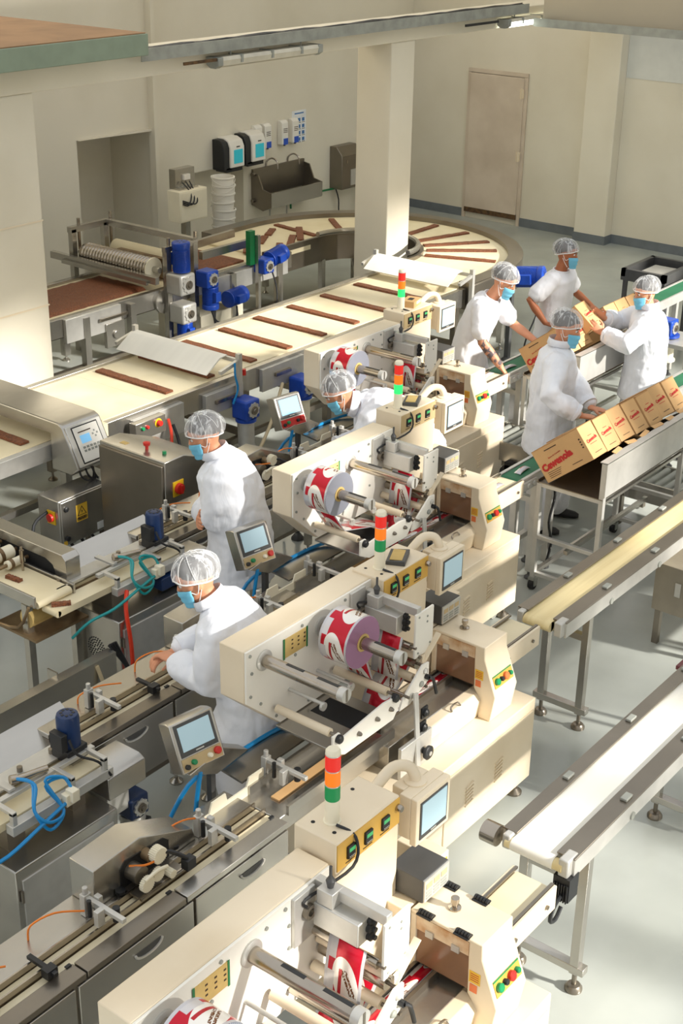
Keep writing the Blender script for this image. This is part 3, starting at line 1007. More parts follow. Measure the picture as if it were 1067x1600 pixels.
    for k in range(3):
        MB().box(0.055 + k * 0.05, 0.2965, 1.118, 0.093 + k * 0.05, 0.2985, 1.142).build('display', 'beige_panel', cu)
        d = MB()
        for r in range(3):
            d.box(0.055 + k * 0.05, 0.2968, 1.070 + r * 0.014, 0.093 + k * 0.05, 0.2985, 1.078 + r * 0.014)
        d.build('key_row', 'galv', cu)
    for x in (0.06, 0.19):
        for y in (0.32, 0.45):
            MB().cyl((x, y, 1.045), (x, y, 1.058), 0.01, n=8).build('foot', 'rubber', cu)
    MB().box(-0.02, 0.34, 0.62, 0.23, 0.62, 1.045).build('rear_housing', 'cream', t, bevel=0.005)
    eb = MB().box(0.215, 0.36, 1.0, 0.30, 0.56, 1.13).build('junction_box', 'cream', t, bevel=0.004)
    warning(eb, (0.255, 0.359, 1.065), (1, 0, 0), (0, 0, 1), 0.065)
    # --- control tower
    tx, ty, tz = tow
    x0, x1, y0, y1, zt = tx - 0.385, tx, ty, ty + 0.2, tz
    tw = MB().box(x0, y0, 0.62, x1, y1, zt).build('control_tower', 'cream', t, bevel=0.006)
    MB().box(x0 + 0.003, y0 - 0.004, zt - 0.125, x1 - 0.003, y0 + 0.002, zt - 0.008).build('control_panel', panel, tw)
    for k in range(3):
        c = MB().box(x0 + 0.055 + k * 0.105, y0 - 0.014, zt - 0.095, x0 + 0.100 + k * 0.105, y0, zt - 0.04).build('temperature_controller', 'black', tw, bevel=0.003)
        MB().box(x0 + 0.06 + k * 0.105, y0 - 0.0155, zt - 0.064, x0 + 0.095 + k * 0.105, y0 - 0.013, zt - 0.048).build('digit_window', 'led', c)
        for q in range(4):
            MB().box(x0 + 0.062 + k * 0.105 + q * 0.0085, y0 - 0.0155, zt - 0.088, x0 + 0.067 + k * 0.105 + q * 0.0085, y0 - 0.013, zt - 0.083).build('key', 'alu', c)
        MB().box(x0 + 0.05 + k * 0.105, y0 - 0.0055, zt - 0.113, x0 + 0.105 + k * 0.105, y0 - 0.0035, zt - 0.109).build('caption_line', 'ink_black', tw)
    MB().lathe([(0.015, 0), (0.015, 0.018), (0.012, 0.024), (0.001, 0.024)], (x1 - 0.018, y0 - 0.003, zt - 0.045), 16, (0, -1, 0)).build('selector_knob', 'chrome', tw)
    for x, y in ((x0 + 0.05, y0 + 0.05), (x0 + 0.30, y0 + 0.16), (x0 + 0.05, y0 + 0.15)):
        MB().cyl((x, y, zt - 0.002), (x, y, zt + 0.0015), 0.008, n=12).build('cable_hole', 'rubber', tw)
    # signal lamp
    lx, ly = x0 + 0.10, y0 + 0.10
    sl = MB().lathe([(0.034, 0), (0.034, 0.004), (0.028, 0.006), (0.028, 0.10)], (lx, ly, zt), 24).build('signal_lamp', 'plastic_w', t)
    z = zt + 0.10
    for nm, mt in (('green_lamp', lit), ('orange_lamp', 'lamporange'), ('red_lamp', 'lampred')):
        p = []
        for k in range(7):
            p += [(0.0275, k * 0.009), (0.029, k * 0.009 + 0.0045)]
        MB().lathe(p + [(0.0275, 0.062)], (lx, ly, z), 24).build(nm, mt, sl)
        MB().cyl((lx, ly, z + 0.062), (lx, ly, z + 0.066), 0.029, n=24).build('lamp_ring', 'alu', sl)
        z += 0.0655
    MB().lathe([(0.028, 0), (0.028, 0.012), (0.022, 0.02), (0.001, 0.022)], (lx, ly, z), 24).build('lamp_cap', 'plastic_w', sl)
    # screen on a pipe arm
    touch_screen(t, tx + 0.04, tx + 0.265, zt - 0.245, zt - 0.03, ty - 0.055, 0.14)
    MB().tube([(tx - 0.03, ty + 0.12, zt - 0.05), (tx + 0.01, ty + 0.115, zt - 0.015), (tx + 0.09, ty + 0.10, zt + 0.03), (tx + 0.135, ty + 0.06, zt + 0.03), (tx + 0.145, ty + 0.035, zt - 0.005), (tx + 0.145, ty + 0.03, zt - 0.04)], 0.023, 14, 4).build('screen_arm', 'cream', t)
    MB().lathe([(0.045, 0), (0.045, 0.008), (0.028, 0.012)], (tx + 0.145, ty + 0.03, zt - 0.032), 18).build('arm_flange', 'cream', t)
    # --- reel housing
    zb = 1.466
    hp = [(-1.35, zb), (-0.36, zb), (-0.36, 0.97), (-1.11, 0.97), (-1.35, 1.19)]
    hs = MB().prism(hp, 'y', 0.452, 0.60).build('reel_housing', 'cream', t, bevel=0.005)
    fp = MB().prism([(-1.346, zb - 0.004), (-0.364, zb - 0.004), (-0.364, 0.975), (-1.108, 0.975), (-1.346, 1.19)], 'y', 0.44, 0.4515).build('front_plate', 'white', hs, bevel=0.002)
    sc = MB()
    for x, z in [(-1.32, zb - 0.03), (-1.32, 1.22), (-1.25, 1.15), (-1.14, 1.03), (-0.95, zb - 0.03), (-0.62, zb - 0.03), (-0.9, 1.0), (-1.31, 1.34), (-0.6, 1.35), (-0.6, 1.25), (-0.6, 1.15), (-1.0, 1.30), (-1.02, 1.22), (-0.72, 1.42)]:
        sc.cyl((x, 0.434, z), (x, 0.441, z), 0.008, n=8)
    sc.build('screw_heads', 'galv', hs)
    MB().box(-0.585, 0.425, 1.24, -0.47, 0.441, zb - 0.01).build('bracket_plate', 'alu', hs, bevel=0.002)
    if plaque:
        pq = MB().box(-1.085, 0.436, 1.315, -0.915, 0.441, 1.416).build('card_plaque', 'kraft', hs)
        for x in (-1.085, -0.917):
            MB().box(x - 0.004, 0.4345, 1.31, x + 0.006, 0.4365, 1.42).build('green_tape', 'green_pole', pq)
        d = MB()
        for k in range(9):
            x, z = -1.03 + (k % 3) * 0.045, 1.345 + (k // 3) * 0.022
            d.box(x, 0.4352, z, x + 0.012, 0.4365, z + 0.008)
        d.build('stain_marks', 'ink_black', pq)
    for i, (sx, sz) in enumerate(((-1.225, 1.375), (-0.80, 1.368))):
        MB().lathe([(0.052, 0), (0.052, 0.008), (0.045, 0.012), (0.03, 0.012)], (sx, 0.44, sz), 24, (0, -1, 0)).build('spindle_flange', 'alu', t)
        sp = MB().cyl((sx, 0.44, sz), (sx, -0.01, sz), 0.031, n=20).build('reel_spindle', 'chrome', t)
        MB().box(sx - 0.008, 0.0, sz + 0.028, sx + 0.008, 0.12, sz + 0.032).box(sx - 0.008, 0.2, sz + 0.028, sx + 0.008, 0.30, sz + 0.032).build('grip_slot', 'black', sp)
        MB().cyl((sx, -0.01, sz), (sx, -0.045, sz), 0.034, n=20).build('spindle_cap', 'alu', sp)
        MB().box(sx - 0.006, -0.047, sz - 0.03, sx + 0.006, -0.04, sz + 0.03).build('cap_slot', 'steel_dark', sp)
        if (roll == 'left' and i == 0) or (roll == 'right' and i == 1):
            film_roll(t, sx, sz, 0.19, 0.355, 0.132, 'roll_mauve' if roll == 'right' else 'roll_silver')
    # --- roller frame
    MB().box(-1.13, 0.07, 0.955, -0.70, 0.45, 0.968).build('film_table', 'steel', t, bevel=0.002)
    MB().box(-0.93, 0.15, 0.968, -0.78, 0.40, 0.970).build('table_slot', 'rubber', t)
    fr = MB().prism([(-1.19, 1.095), (-1.19, 1.0), (-1.10, 0.955), (-0.72, 0.955), (-0.66, 1.03), (-0.70, 1.075), (-0.80, 1.085), (-1.12, 1.055), (-1.14, 1.095)], 'y', 0.055, 0.067).build('side_rail', 'white', t, bevel=0.002)
    for x, z in ((-1.0, 1.02), (-0.86, 1.03), (-0.75, 1.03)):
        MB().lathe([(0.012, 0), (0.012, 0.01), (0.007, 0.02), (0.001, 0.02)], (x, 0.055, z), 10, (0, -1, 0)).build('bolt', 'steel_dark', fr)
    def roller(x, z, r, ya, yb, mat='cream', nm='idler_roller'):
        o = MB().cyl((x, ya, z), (x, yb, z), r, n=16).build(nm, mat, t)
        MB().cyl((x, yb + 0.004, z), (x, yb - 0.03, z), 0.008, n=10).cyl((x, ya, z), (x, ya + 0.012, z), 0.008, n=10).build('roller_shaft', 'steel_dark', o)
        return o
    roller(-1.155, 1.085, 0.021, 0.42, 0.10)
    MB().lathe([(0.022, 0), (0.022, 0.02), (0.015, 0.026), (0.001, 0.026)], (-1.155, 0.058, 1.072), 14, (0, -1, 0)).build('clamp_knob', 'black', t)
    roller(-0.713, 1.09, 0.022, 0.42, 0.10)
    MB().lathe([(0.022, 0), (0.022, 0.02), (0.015, 0.026), (0.001, 0.026)], (-0.713, 0.062, 1.075), 14, (0, -1, 0)).build('clamp_knob', 'black', t)
    for x, z in ((-1.044, 1.13), (-0.832, 1.135)):
        MB().cyl((x, 0.44, z), (x, 0.22, z), 0.009, n=10).lathe([(0.022, 0), (0.022, 0.014), (0.001, 0.014)], (x, 0.238, z - 0.012), 14, (0, -1, 0)).build('guide_arm', 'alu', t)
    roller(-0.47, 1.215, 0.020, 0.43, 0.14, 'chrome')
    roller(-0.44, 1.155, 0.020, 0.43, 0.13)
    roller(-0.42, 1.10, 0.030, 0.43, 0.13, 'chrome', 'feed_roller')
    roller(-0.47, 1.045, 0.022, 0.43, 0.12)
    roller(-0.60, 1.02, 0.012, 0.43, 0.08, 'chrome')
    roller(-0.42, 0.99, 0.018, 0.43, 0.10, 'chrome')
    # plates carrying the rollers
    up_ = MB().box(-0.475, 0.112, 1.155, -0.325, 0.124, 1.40).build('upper_plate', 'white', t, bevel=0.002)
    d = MB()
    for x, z in ((-0.45, 1.38), (-0.35, 1.18), (-0.35, 1.20), (-0.45, 1.18), (-0.38, 1.36), (-0.38, 1.33)):
        d.cyl((x, 0.109, z), (x, 0.113, z), 0.006, n=8)
    d.build('screw_heads', 'galv', up_)
    MB().bar((-0.44, 0.44, 1.405), (-0.44, 0.12, 1.405), 0.035, 0.045).build('cross_bar', 'alu', t, bevel=0.003)
    tri = MB().prism([(-0.645, 0.955), (-0.62, 1.01), (-0.46, 1.13), (-0.405, 1.125), (-0.405, 1.02), (-0.56, 0.955)], 'y', 0.072, 0.084).build('triangle_plate', 'white', t, bevel=0.002)
    for x, z, m_ in ((-0.44, 1.09, 'alu'), (-0.55, 1.0, 'alu'), (-0.47, 1.03, 'galv')):
        MB().lathe([(0.016, 0), (0.016, 0.008), (0.007, 0.014), (0.001, 0.014)], (x, 0.072, z), 12, (0, -1, 0)).build('bearing_cap', m_, tri)
    MB().cyl((-0.43, 0.072, 1.055), (-0.43, 0.05, 1.055), 0.014).tube([(-0.43, 0.05, 1.055), (-0.41, 0.04, 1.04), (-0.385, 0.035, 0.95)], 0.009, 8, 2).build('clamp_lever', 'black', tri)
    MB().obox((-0.42, 0.10, 1.14), (0.012, 0, 0), (0, 0.004, 0), (0, 0, 0.02)).bar((-0.43, 0.1, 1.12), (-0.29, 0.1, 1.23), 0.03, 0.006).build('hold_down_arm', 'cream', t)
    # date printer block
    pb = MB().box(-0.50, 0.21, 1.265, -0.405, 0.41, 1.365).build('date_printer', 'alu', t, bevel=0.004)
    MB().box(-0.495, 0.33, 1.365, -0.43, 0.40, 1.43).build('printer_head', 'alu', pb, bevel=0.003)
    for z, r in ((1.35, 0.016), (1.32, 0.022), (1.285, 0.02)):
        MB().lathe([(r, 0), (r, 0.015), (r * 0.5, 0.02), (r * 0.5, 0.03), (0.001, 0.03)], (-0.435, 0.21, z), 14, (0, -1, 0)).build('adjust_knob', 'black', pb)
    MB().lathe([(0.012, 0), (0.018, 0.03), (0.006, 0.05), (0.006, 0.09), (0.001, 0.09)], (-0.46, 0.365, 1.43), 10).build('grip', 'darkgrey', pb)
    MB().ring((-0.515, 0.425, 1.33), (-0.515, 0.405, 1.33), 0.03, 0.016, 16).build('air_coupling', 'steel_dark', pb)
    # lamp cable
    MB().tube([(lx - 0.02, ly - 0.035, zt + 0.01), (x0 + 0.10, y0 - 0.01, zt - 0.02), (x0 + 0.06, y0 - 0.03, zt - 0.12), (-0.53, 0.42, 1.39), (-0.515, 0.418, 1.345)], 0.006, 6, 5).build('lamp_cable', 'black', t)
    # film path
    film_sheet('film_web', t, [(-0.485, 1.255), (-0.50, 1.20), (-0.512, 1.12), (-0.520, 1.03)], 0.18, 0.345)
    film_sheet('film_web', t, [(-0.39, 1.115), (-0.40, 1.05), (-0.44, 1.0), (-0.55, 0.93), (-0.6, 0.82)], 0.19, 0.355)
    rx, rz = (-1.225, 1.375) if roll == 'left' else (-0.80, 1.368)
    if roll == 'right':
        film_sheet('film_web', t, [(rx + 0.05, rz - 0.122), (-0.70, 1.115), (-0.69, 1.10)], 0.20, 0.355)
    else:
        film_sheet('film_web', t, [(rx - 0.03, rz - 0.129), (-1.155, 1.108), (-1.13, 1.10), (-0.75, 1.0)], 0.20, 0.355)
    # slotted post, knobs and handwheel at the front of the bed
    lp = MB().box(-0.72, 0.0, 0.62, -0.46, 0.02, 0.80).build('bed_side_plate', 'alu', t, bevel=0.002)
    MB().bar((-0.60, -0.02, 0.65), (-0.545, 0.05, 1.02), 0.035, 0.012).build('slotted_post', 'alu', t, bevel=0.002)
    for x, z in ((-0.50, 0.90), (-0.51, 0.82)):
        MB().box(x - 0.025, 0.02, z - 0.03, x + 0.025, 0.03, z + 0.03).lathe([(0.021, 0), (0.021, 0.012), (0.012, 0.02), (0.001, 0.02)], (x, 0.02, z), 14, (0, -1, 0)).build('adjust_knob', 'black', t)
    hw = MB().lathe([(0.016, 0), (0.016, 0.02), (0.036, 0.022), (0.038, 0.036), (0.03, 0.042), (0.001, 0.042)], (-0.53, 0.0, 0.70), 20, (0, -1, 0)).build('handwheel', 'black', t)
    MB().cyl((-0.53, -0.04, 0.70), (-0.53, -0.046, 0.70), 0.012).build('wheel_hub', 'alu', hw)
    # infeed channel plates under the roller frame
    MB().box(-1.5, 0.12, 0.70, -0.66, 0.40, 0.79).build('infeed_bed', 'steel', t, bevel=0.004)
    MB().box(-1.45, 0.10, 0.79, -0.64, 0.116, 0.84).box(-1.45, 0.335, 0.79, -0.64, 0.35, 0.84).build('guide_rail', 'steel', t)
    MB().box(-1.4, 0.20, 0.791, -0.66, 0.25, 0.800).build('product_channel', 'card', t)
    MB().obox((-1.12, 0.485, 0.82), (0.30, 0, 0), (0, 0.075, 0.008), (0, 0, 0.006)).build('side_tray', 'steel', t)
    # outfeed belt
    ob = MB().box(0.215, 0.09, 0.80, 0.66, 0.25, 0.845).cyl((0.66, 0.09, 0.8225), (0.66, 0.25, 0.8225), 0.0225, n=16).build('outfeed_belt', 'belt', t)
    MB().box(0.21, 0.06, 0.74, 0.68, 0.075, 0.86).box(0.21, 0.262, 0.78, 0.68, 0.275, 0.86).build('outfeed_side', 'cream', ob, bevel=0.003)
    MB().box(0.21, 0.076, 0.853, 0.68, 0.09, 0.863).box(0.21, 0.25, 0.853, 0.68, 0.262, 0.863).build('edge_strip', 'steel_dark', ob)
    MB().cyl((0.6, 0.058, 0.8), (0.6, 0.05, 0.8), 0.01).cyl((0.35, 0.058, 0.8), (0.35, 0.05, 0.8), 0.01).build('bolt', 'steel_dark', ob)
    for o in t.children:
        if o.name.split('.')[0] in ('reel_housing', 'spindle_flange', 'reel_spindle', 'film_roll'):
            o.location.z = -drop
    return t, (hx + x0, hy + y0, zt)


m1, tw1 = wrapper(3.555, 2.05, 'cream flow wrapping machine nearest the viewer, sunlit, with an ochre control strip', (0.04, 0.43, 1.51), 'left', 'gold', hood_clips=True, drop=0.04)
m2, tw2 = wrapper(5.41, 3.235, 'cream flow wrapping machine with a mauve film reel on its right spindle', (-0.02, 0.365, 1.48), 'right', 'gold')
m3, tw3 = wrapper(7.10, 4.37, 'cream flow wrapping machine with a silver film reel, third from the viewer', (0.12, 0.45, 1.52), 'left', 'beige_panel', lit='lampgreen_on')
m4, tw4 = wrapper(8.94, 5.645, 'cream flow wrapping machine farthest back, beside the long cream belt', (0.09, 0.46, 1.52), 'left', 'beige_panel', lit='lampgreen_on')


def handset(tw, label):
    x0, y0, zt = tw
    t = thing('display_handset', label, 'device', (x0 + 0.235, y0 + 0.085, zt), 0.45)
    MB().prism([(-0.05, 0), (0.05, 0), (0.05, 0.02), (-0.05, 0.028)], 'x', -0.075, 0.075).build('case', 'darkgrey', t, bevel=0.003)
    MB().box(-0.06, -0.032, 0.0235, 0.06, 0.032, 0.0275).build('label_plate', 'kraft', t)
    return t


handset(tw2, 'dark grey handset lying on the tower of the machine with the mauve reel')
handset(tw3, 'dark grey handset lying on the tower of the third wrapping machine')
x0, y0, zt = tw4
t = thing('small_carton', 'small open brown cardboard carton lying on the farthest control tower', 'box', (x0 + 0.235, y0 + 0.10, zt), 0.25)
MB().box(-0.08, -0.055, 0, 0.08, 0.055, 0.05).build('carton', 'card', t)
MB().box(-0.02, -0.057, 0.02, 0.06, -0.054, 0.04).build('paper_label', 'paper', t)
MB().box(-0.03, -0.02, 0.049, 0.03, 0.02, 0.052).build('open_slot', 'black', t)
# ------------------------------------------------------------------ infeed lines of the wrappers
def pedestal(parent, x, y, z0, z1, w=0.045, mat='steel', name='leg'):
    o = MB().bar((x, y, z0), (x, y, z1), w).cyl((x, y, 0.02), (x, y, z0), 0.010, n=8).lathe([(0.04, 0), (0.04, 0.01), (0.016, 0.03), (0.001, 0.03)], (x, y, 0), 12).build(name, mat, parent)
    return o


def side_handle(parent, x, y, z):
    """recessed half moon grip"""
    q = [(x + 0.075 * math.cos(a), z + 0.035 * math.sin(a) - 0.0) for a in [PI + PI * k / 10 for k in range(11)]]
    a = MB().prism(q, 'y', y - 0.003, y + 0.001).build('grip_recess', 'darkgrey', parent)
    MB().tube([(px_, y - 0.006, pz) for px_, pz in q], 0.006, 6, 0).build('grip_rim', 'alu', parent)
    return a


def operator_panel(parent, c, red=False):
    """tilted steel screen box on an arm; c is the lower left front corner"""
    x, y, z = c
    til = math.radians(24)
    m = Matrix.Translation((x, y, z)) @ Matrix.Rotation(math.radians(-9), 4, 'Z') @ Matrix.Rotation(-til, 4, 'X')
    def put(mb, nm, mt, par, bev=0):
        mb.v = [tuple(m @ Vector(p)) for p in mb.v]
        return mb.build(nm, mt, par, bevel=bev)
    b = put(MB().prism([(0, 0), (0.0, 0.235), (0.03, 0.245), (0.09, 0.245), (0.09, 0.0)], 'x', 0, 0.245), 'operator_panel', 'steel', parent, 0.005)
    put(MB().box(0.018, -0.003, 0.075, 0.227, 0.004, 0.228), 'black_bezel', 'darkgrey', b)
    put(MB().box(0.034, -0.005, 0.098, 0.211, 0.002, 0.214), 'screen_glass', 'screen_blue' if red else 'screen', b)
    put(MB().box(0.10, -0.0045, 0.083, 0.145, 0.0, 0.089), 'badge', 'alu', b)
    put(MB().box(0.012, -0.004, 0.008, 0.233, 0.004, 0.068), 'button_plate', 'redp' if red else 'beige_panel', b)
    for bx, bz, r, mt in ((0.03, 0.03, 0.012, 'black'), (0.07, 0.04, 0.013, 'greenp'), (0.16, 0.038, 0.012, 'black' if red else 'plastic_w'), (0.205, 0.044, 0.018, 'redp')):
        put(MB().lathe([(r, 0), (r, 0.016), (r * 0.8, 0.02), (0.001, 0.02)], (bx, -0.003, bz), 14, (0, -1, 0)), 'push_button', mt, b)
    MB().prism([(x + 0.02, z + 0.0), (x + 0.25, z + 0.03), (x + 0.42, z - 0.07), (x + 0.2, z - 0.09)], 'y', y - 0.02, y + 0.05).build('panel_arm', 'steel', parent, bevel=0.003)
    MB().tube([(x + 0.18, y + 0.03, z), (x + 0.21, y + 0.0, z - 0.02), (x + 0.23, y - 0.01, z - 0.09)], 0.008, 6, 4).build('blue_hose', 'blue_hose', parent)
    return b


def sensor_bracket(t, x, y0=0.07, y1=0.31, z=0.905, mat='alu'):
    b = MB().box(x - 0.02, y1 - 0.03, 0.82, x + 0.02, y1, z + 0.02).box(x - 0.011, y0, z - 0.010, x + 0.011, y1, z + 0.010)
    b.box(x - 0.05, y0 + 0.10, z - 0.06, x - 0.012, y0 + 0.125, z + 0.015).box(x + 0.012, y0 + 0.16, z - 0.05, x + 0.035, y0 + 0.19, z + 0.02)
    b.cyl((x, y1 - 0.015, z + 0.02), (x, y1 - 0.015, z + 0.05), 0.012, n=10)
    o = b.build('guide_bracket', mat, t, bevel=0.002)
    MB().cyl((x + 0.03, y0 + 0.08, z - 0.06), (x + 0.03, y0 + 0.08, z + 0.005), 0.016, n=12).cyl((x - 0.03, y0 + 0.17, z - 0.05), (x - 0.03, y0 + 0.17, z + 0.03), 0.010, n=10).build('clamp_knob', 'black', o)
    return o


def infeed(hx, hy, label, gears=True, red=False, panel=True):
    t = thing('infeed_conveyor', label, 'conveyor', (hx, hy, 0), 0, 'steel infeed conveyors of the wrapping machines')
    X0, X1 = -3.42, -1.52
    MB().box(X0, 0.055, 0.42, X1, 0.40, 0.79).build('frame_box', 'steel_dark', t)
    for a, b in ((X0, -2.78), (-2.77, -2.13), (-2.12, X1)):
        f = MB().box(a + 0.004, 0.040, 0.46, b - 0.004, 0.055, 0.785).build('side_panel', 'steel', t, bevel=0.003)
        side_handle(f, (a + b) / 2 + 0.05, 0.040, 0.735)
    for a, b in ((X0, -2.72), (-2.712, -2.17), (-2.162, X1)):
        MB().box(a, 0.045, 0.792, b, 0.125, 0.822).build('cover_lid', 'steel_dark' if a < -2.5 else 'steel', t, bevel=0.003)
        MB().box(b - 0.035, 0.118, 0.822, b - 0.01, 0.132, 0.828).build('lid_catch', 'black', t)
    MB().box(X0, 0.128, 0.785, X1, 0.172, 0.803).box(X0, 0.20, 0.785, X1, 0.236, 0.803).build('carrier_belt', 'belt', t)
    MB().box(X0, 0.178, 0.79, X1, 0.186, 0.835).box(X0, 0.24, 0.79, X1, 0.248, 0.835).build('guide_rail', 'chrome', t)
    MB().box(X0, 0.188, 0.78, X1, 0.198, 0.79).box(X0, 0.25, 0.775, X1, 0.26, 0.79).build('channel_gap', 'rubber', t)
    MB().box(X0, 0.262, 0.79, X1, 0.43, 0.818).build('rear_table', 'steel', t, bevel=0.004)
    for x in (X0 + 0.1, -2.5, X1 - 0.1):
        for y in (0.09, 0.33):
            pedestal(t, x, y, 0.06, 0.45)
    # bar pieces waiting between the rails stay separate things, made below
    for x in (-2.49, -1.83, -3.12):
        sensor_bracket(t, x)
    sb = MB().box(-2.83, 0.10, 0.845, -2.81, 0.26, 0.86).box(-2.845, 0.12, 0.825, -2.795, 0.16, 0.865).build('sensor', 'black', t)
    for a, h in ((-3.02, 0.0), (-2.62, 0.02), (-1.86, 0.03)):
        MB().tube([(a - 0.12, 0.36, 0.82), (a - 0.11, 0.35, 0.87 + h), (a - 0.02, 0.31, 0.895 + h), (a + 0.09, 0.26, 0.88)], 0.0045, 6, 4).build('sensor_cable', 'orange_hose', t)
    # pale guard plate with a cut-out
    z = 0.818
    g = [(-1.80, z), (-1.80, z + 0.05), (-1.76, z + 0.05), (-1.75, z + 0.015), (-1.71, z + 0.015), (-1.69, z + 0.065), (-1.60, z + 0.065), (-1.59, z + 0.02), (-1.46, z + 0.02), (-1.44, z + 0.065), (-1.34, z + 0.065), (-1.34, z)]
    MB().prism(g, 'y', 0.345, 0.353).build('guard_plate', 'plastic_w', t)
    MB().box(-1.78, 0.345, 0.79, -1.36, 0.353, 0.818).build('guard_foot', 'plastic_w', t)
    sensor_bracket(t, -1.30, 0.12, 0.38, 0.90)
    if gears:
        # steel cover over a gear drive
        hp = [(-2.45, 0.82), (-2.45, 1.01), (-2.19, 1.025), (-1.88, 0.885), (-1.86, 0.82)]
        hol = [(-2.31, 0.83), (-2.31, 0.93), (-2.28, 0.96), (-2.06, 0.945), (-2.03, 0.92), (-2.03, 0.83)]
        MB().prism(hp, 'y', 0.285, 0.43).build('gear_cover', 'steel', t, bevel=0.004)
        MB().prism(hol, 'y', 0.281, 0.2855).build('cover_opening', 'black', t)
        MB().box(-2.30, 0.17, 0.82, -2.04, 0.284, 0.832).build('drive_base', 'steel_dark', t)
        d = MB().cyl((-2.25, 0.284, 0.90), (-2.25, 0.22, 0.90), 0.04, n=18).build('drive_motor', 'steel_dark', t)
        MB().cyl((-2.17, 0.284, 0.935), (-2.17, 0.24, 0.935), 0.026).build('upper_drum', 'steel_warm', t)
        gear(MB(), (-2.25, 0.19, 0.872), (0, 1, 0), 0.036, 0.022, 22).build('gear_wheel', 'plastic_w', t)
        gear(MB(), (-2.182, 0.195, 0.878), (0, 1, 0), 0.032, 0.02, 20).build('gear_wheel', 'plastic_w', t)
        gear(MB(), (-2.15, 0.225, 0.945), (0, 1, 0), 0.038, 0.04, 24).build('gear_wheel', 'plastic_w', t)
        gear(MB(), (-2.12, 0.19, 0.852), (0, 1, 0), 0.02, 0.05, 12).build('pinion', 'plastic_w', t)
        MB().tube([(-2.27, 0.178, 0.905), (-2.2, 0.178, 0.915), (-2.14, 0.18, 0.90)], 0.008, 8, 3).build('link_arm', 'plastic_w', t)
        MB().box(-2.07, 0.13, 0.85, -2.02, 0.17, 0.90).tube([(-2.16, 0.24, 0.95), (-2.10, 0.20, 0.94), (-2.05, 0.15, 0.90)], 0.010, 8, 3).build('photo_sensor', 'black', t)
        MB().tube([(-2.27, 0.27, 0.935), (-2.23, 0.22, 0.94), (-2.18, 0.21, 0.935)], 0.005, 6, 3).build('drive_cable', 'orange_hose', t)
        for x, y in ((-2.33, 0.265), (-1.98, 0.30)):
            MB().lathe([(0.014, 0), (0.014, 0.02), (0.022, 0.022), (0.022, 0.036), (0.001, 0.038)], (x, y, 0.818), 12).build('clamp_knob', 'black', t)
    if panel:
        operator_panel(t, (-1.69, 0.52, 0.95), red)
        MB().bar((-1.50, 0.53, 0.06), (-1.50, 0.53, 0.88), 0.03).lathe([(0.05, 0), (0.05, 0.012), (0.02, 0.05), (0.001, 0.06)], (-1.50, 0.53, 0), 14).build('panel_post', 'darkgrey', t)
        MB().tube([(-1.60, 0.50, 0.93), (-1.62, 0.52, 0.7), (-1.60, 0.56, 0.3), (-1.58, 0.6, 0.02)], 0.011, 8, 4).build('blue_hose', 'blue_hose', t)
        MB().tube([(-0.80, 0.46, 0.86), (-1.0, 0.54, 0.845), (-1.25, 0.555, 0.845), (-1.42, 0.56, 0.845), (-1.56, 0.62, 0.78), (-1.70, 0.70, 0.5), (-1.9, 0.8, 0.2)], 0.011, 8, 4).build('blue_hose', 'blue_hose', t)
    return t


infeed(5.41, 3.235, 'long steel infeed conveyor in the foreground with white plastic gear wheels under a steel cover')
infeed(7.10, 4.37, 'long steel infeed conveyor that the worker in front leans over')
infeed(8.94, 5.645, 'steel infeed conveyor behind the standing worker, with a red edged operator panel', red=True)


def gearmotor(parent, c, d, ln, r, mat='blue', nm='motor'):
    """finned electric motor from c along d"""
    c, d = Vector(c), Vector(d).normalized()
    pr = [(r * 0.6, 0), (r * 0.95, 0.004)]
    k = int(ln / 0.012)
    for i in range(k):
        h = 0.01 + i * (ln * 0.72) / k
        pr += [(r, h), (r, h + 0.004), (r * 0.93, h + 0.0045), (r * 0.93, h + 0.009)]
    pr += [(r, ln * 0.78), (r * 1.03, ln * 0.80), (r * 1.03, ln * 0.97), (r * 0.9, ln), (0.001, ln)]
    o = MB().lathe(pr, c, 18, d).build(nm, mat, parent)
    x, y = frame(d)
    m = c + d * ln * 0.4
    MB().obox(m + x * r * 1.05, x * r * 0.3, y * r * 0.45, d * ln * 0.2).build('terminal_box', mat, o, bevel=0.003)
    q = MB()
    for i in range(6):
        a = PI * i / 3
        q.obox(c + d * (ln + 0.0005) + (x * math.cos(a) + y * math.sin(a)) * r * 0.5, (x * math.cos(a) + y * math.sin(a)) * r * 0.25, (y * math.cos(a) - x * math.sin(a)) * r * 0.05, d * 0.001)
    q.build('fan_slots', 'black', o)
    return o


def gearbox(parent, c, w, axis, mat='alu'):
    c, d = Vector(c), Vector(axis).normalized()
    o = MB().box(c.x - w, c.y - w, c.z - w, c.x + w, c.y + w, c.z + w).build('gearbox', mat, parent, bevel=w * 0.2)
    mb = MB()
    gear(mb, c + d * (w + 0.004), d, w * 0.78, 0.012, 10)
    mb.build('output_flange', 'alu', o)
    MB().lathe([(w * 0.42, 0), (w * 0.42, 0.012), (w * 0.26, 0.012), (w * 0.26, 0.004), (w * 0.2, 0.02), (0.001, 0.02)], c + d * (w + 0.009), 16, d).build('shaft', 'steel_dark', o)
    return o


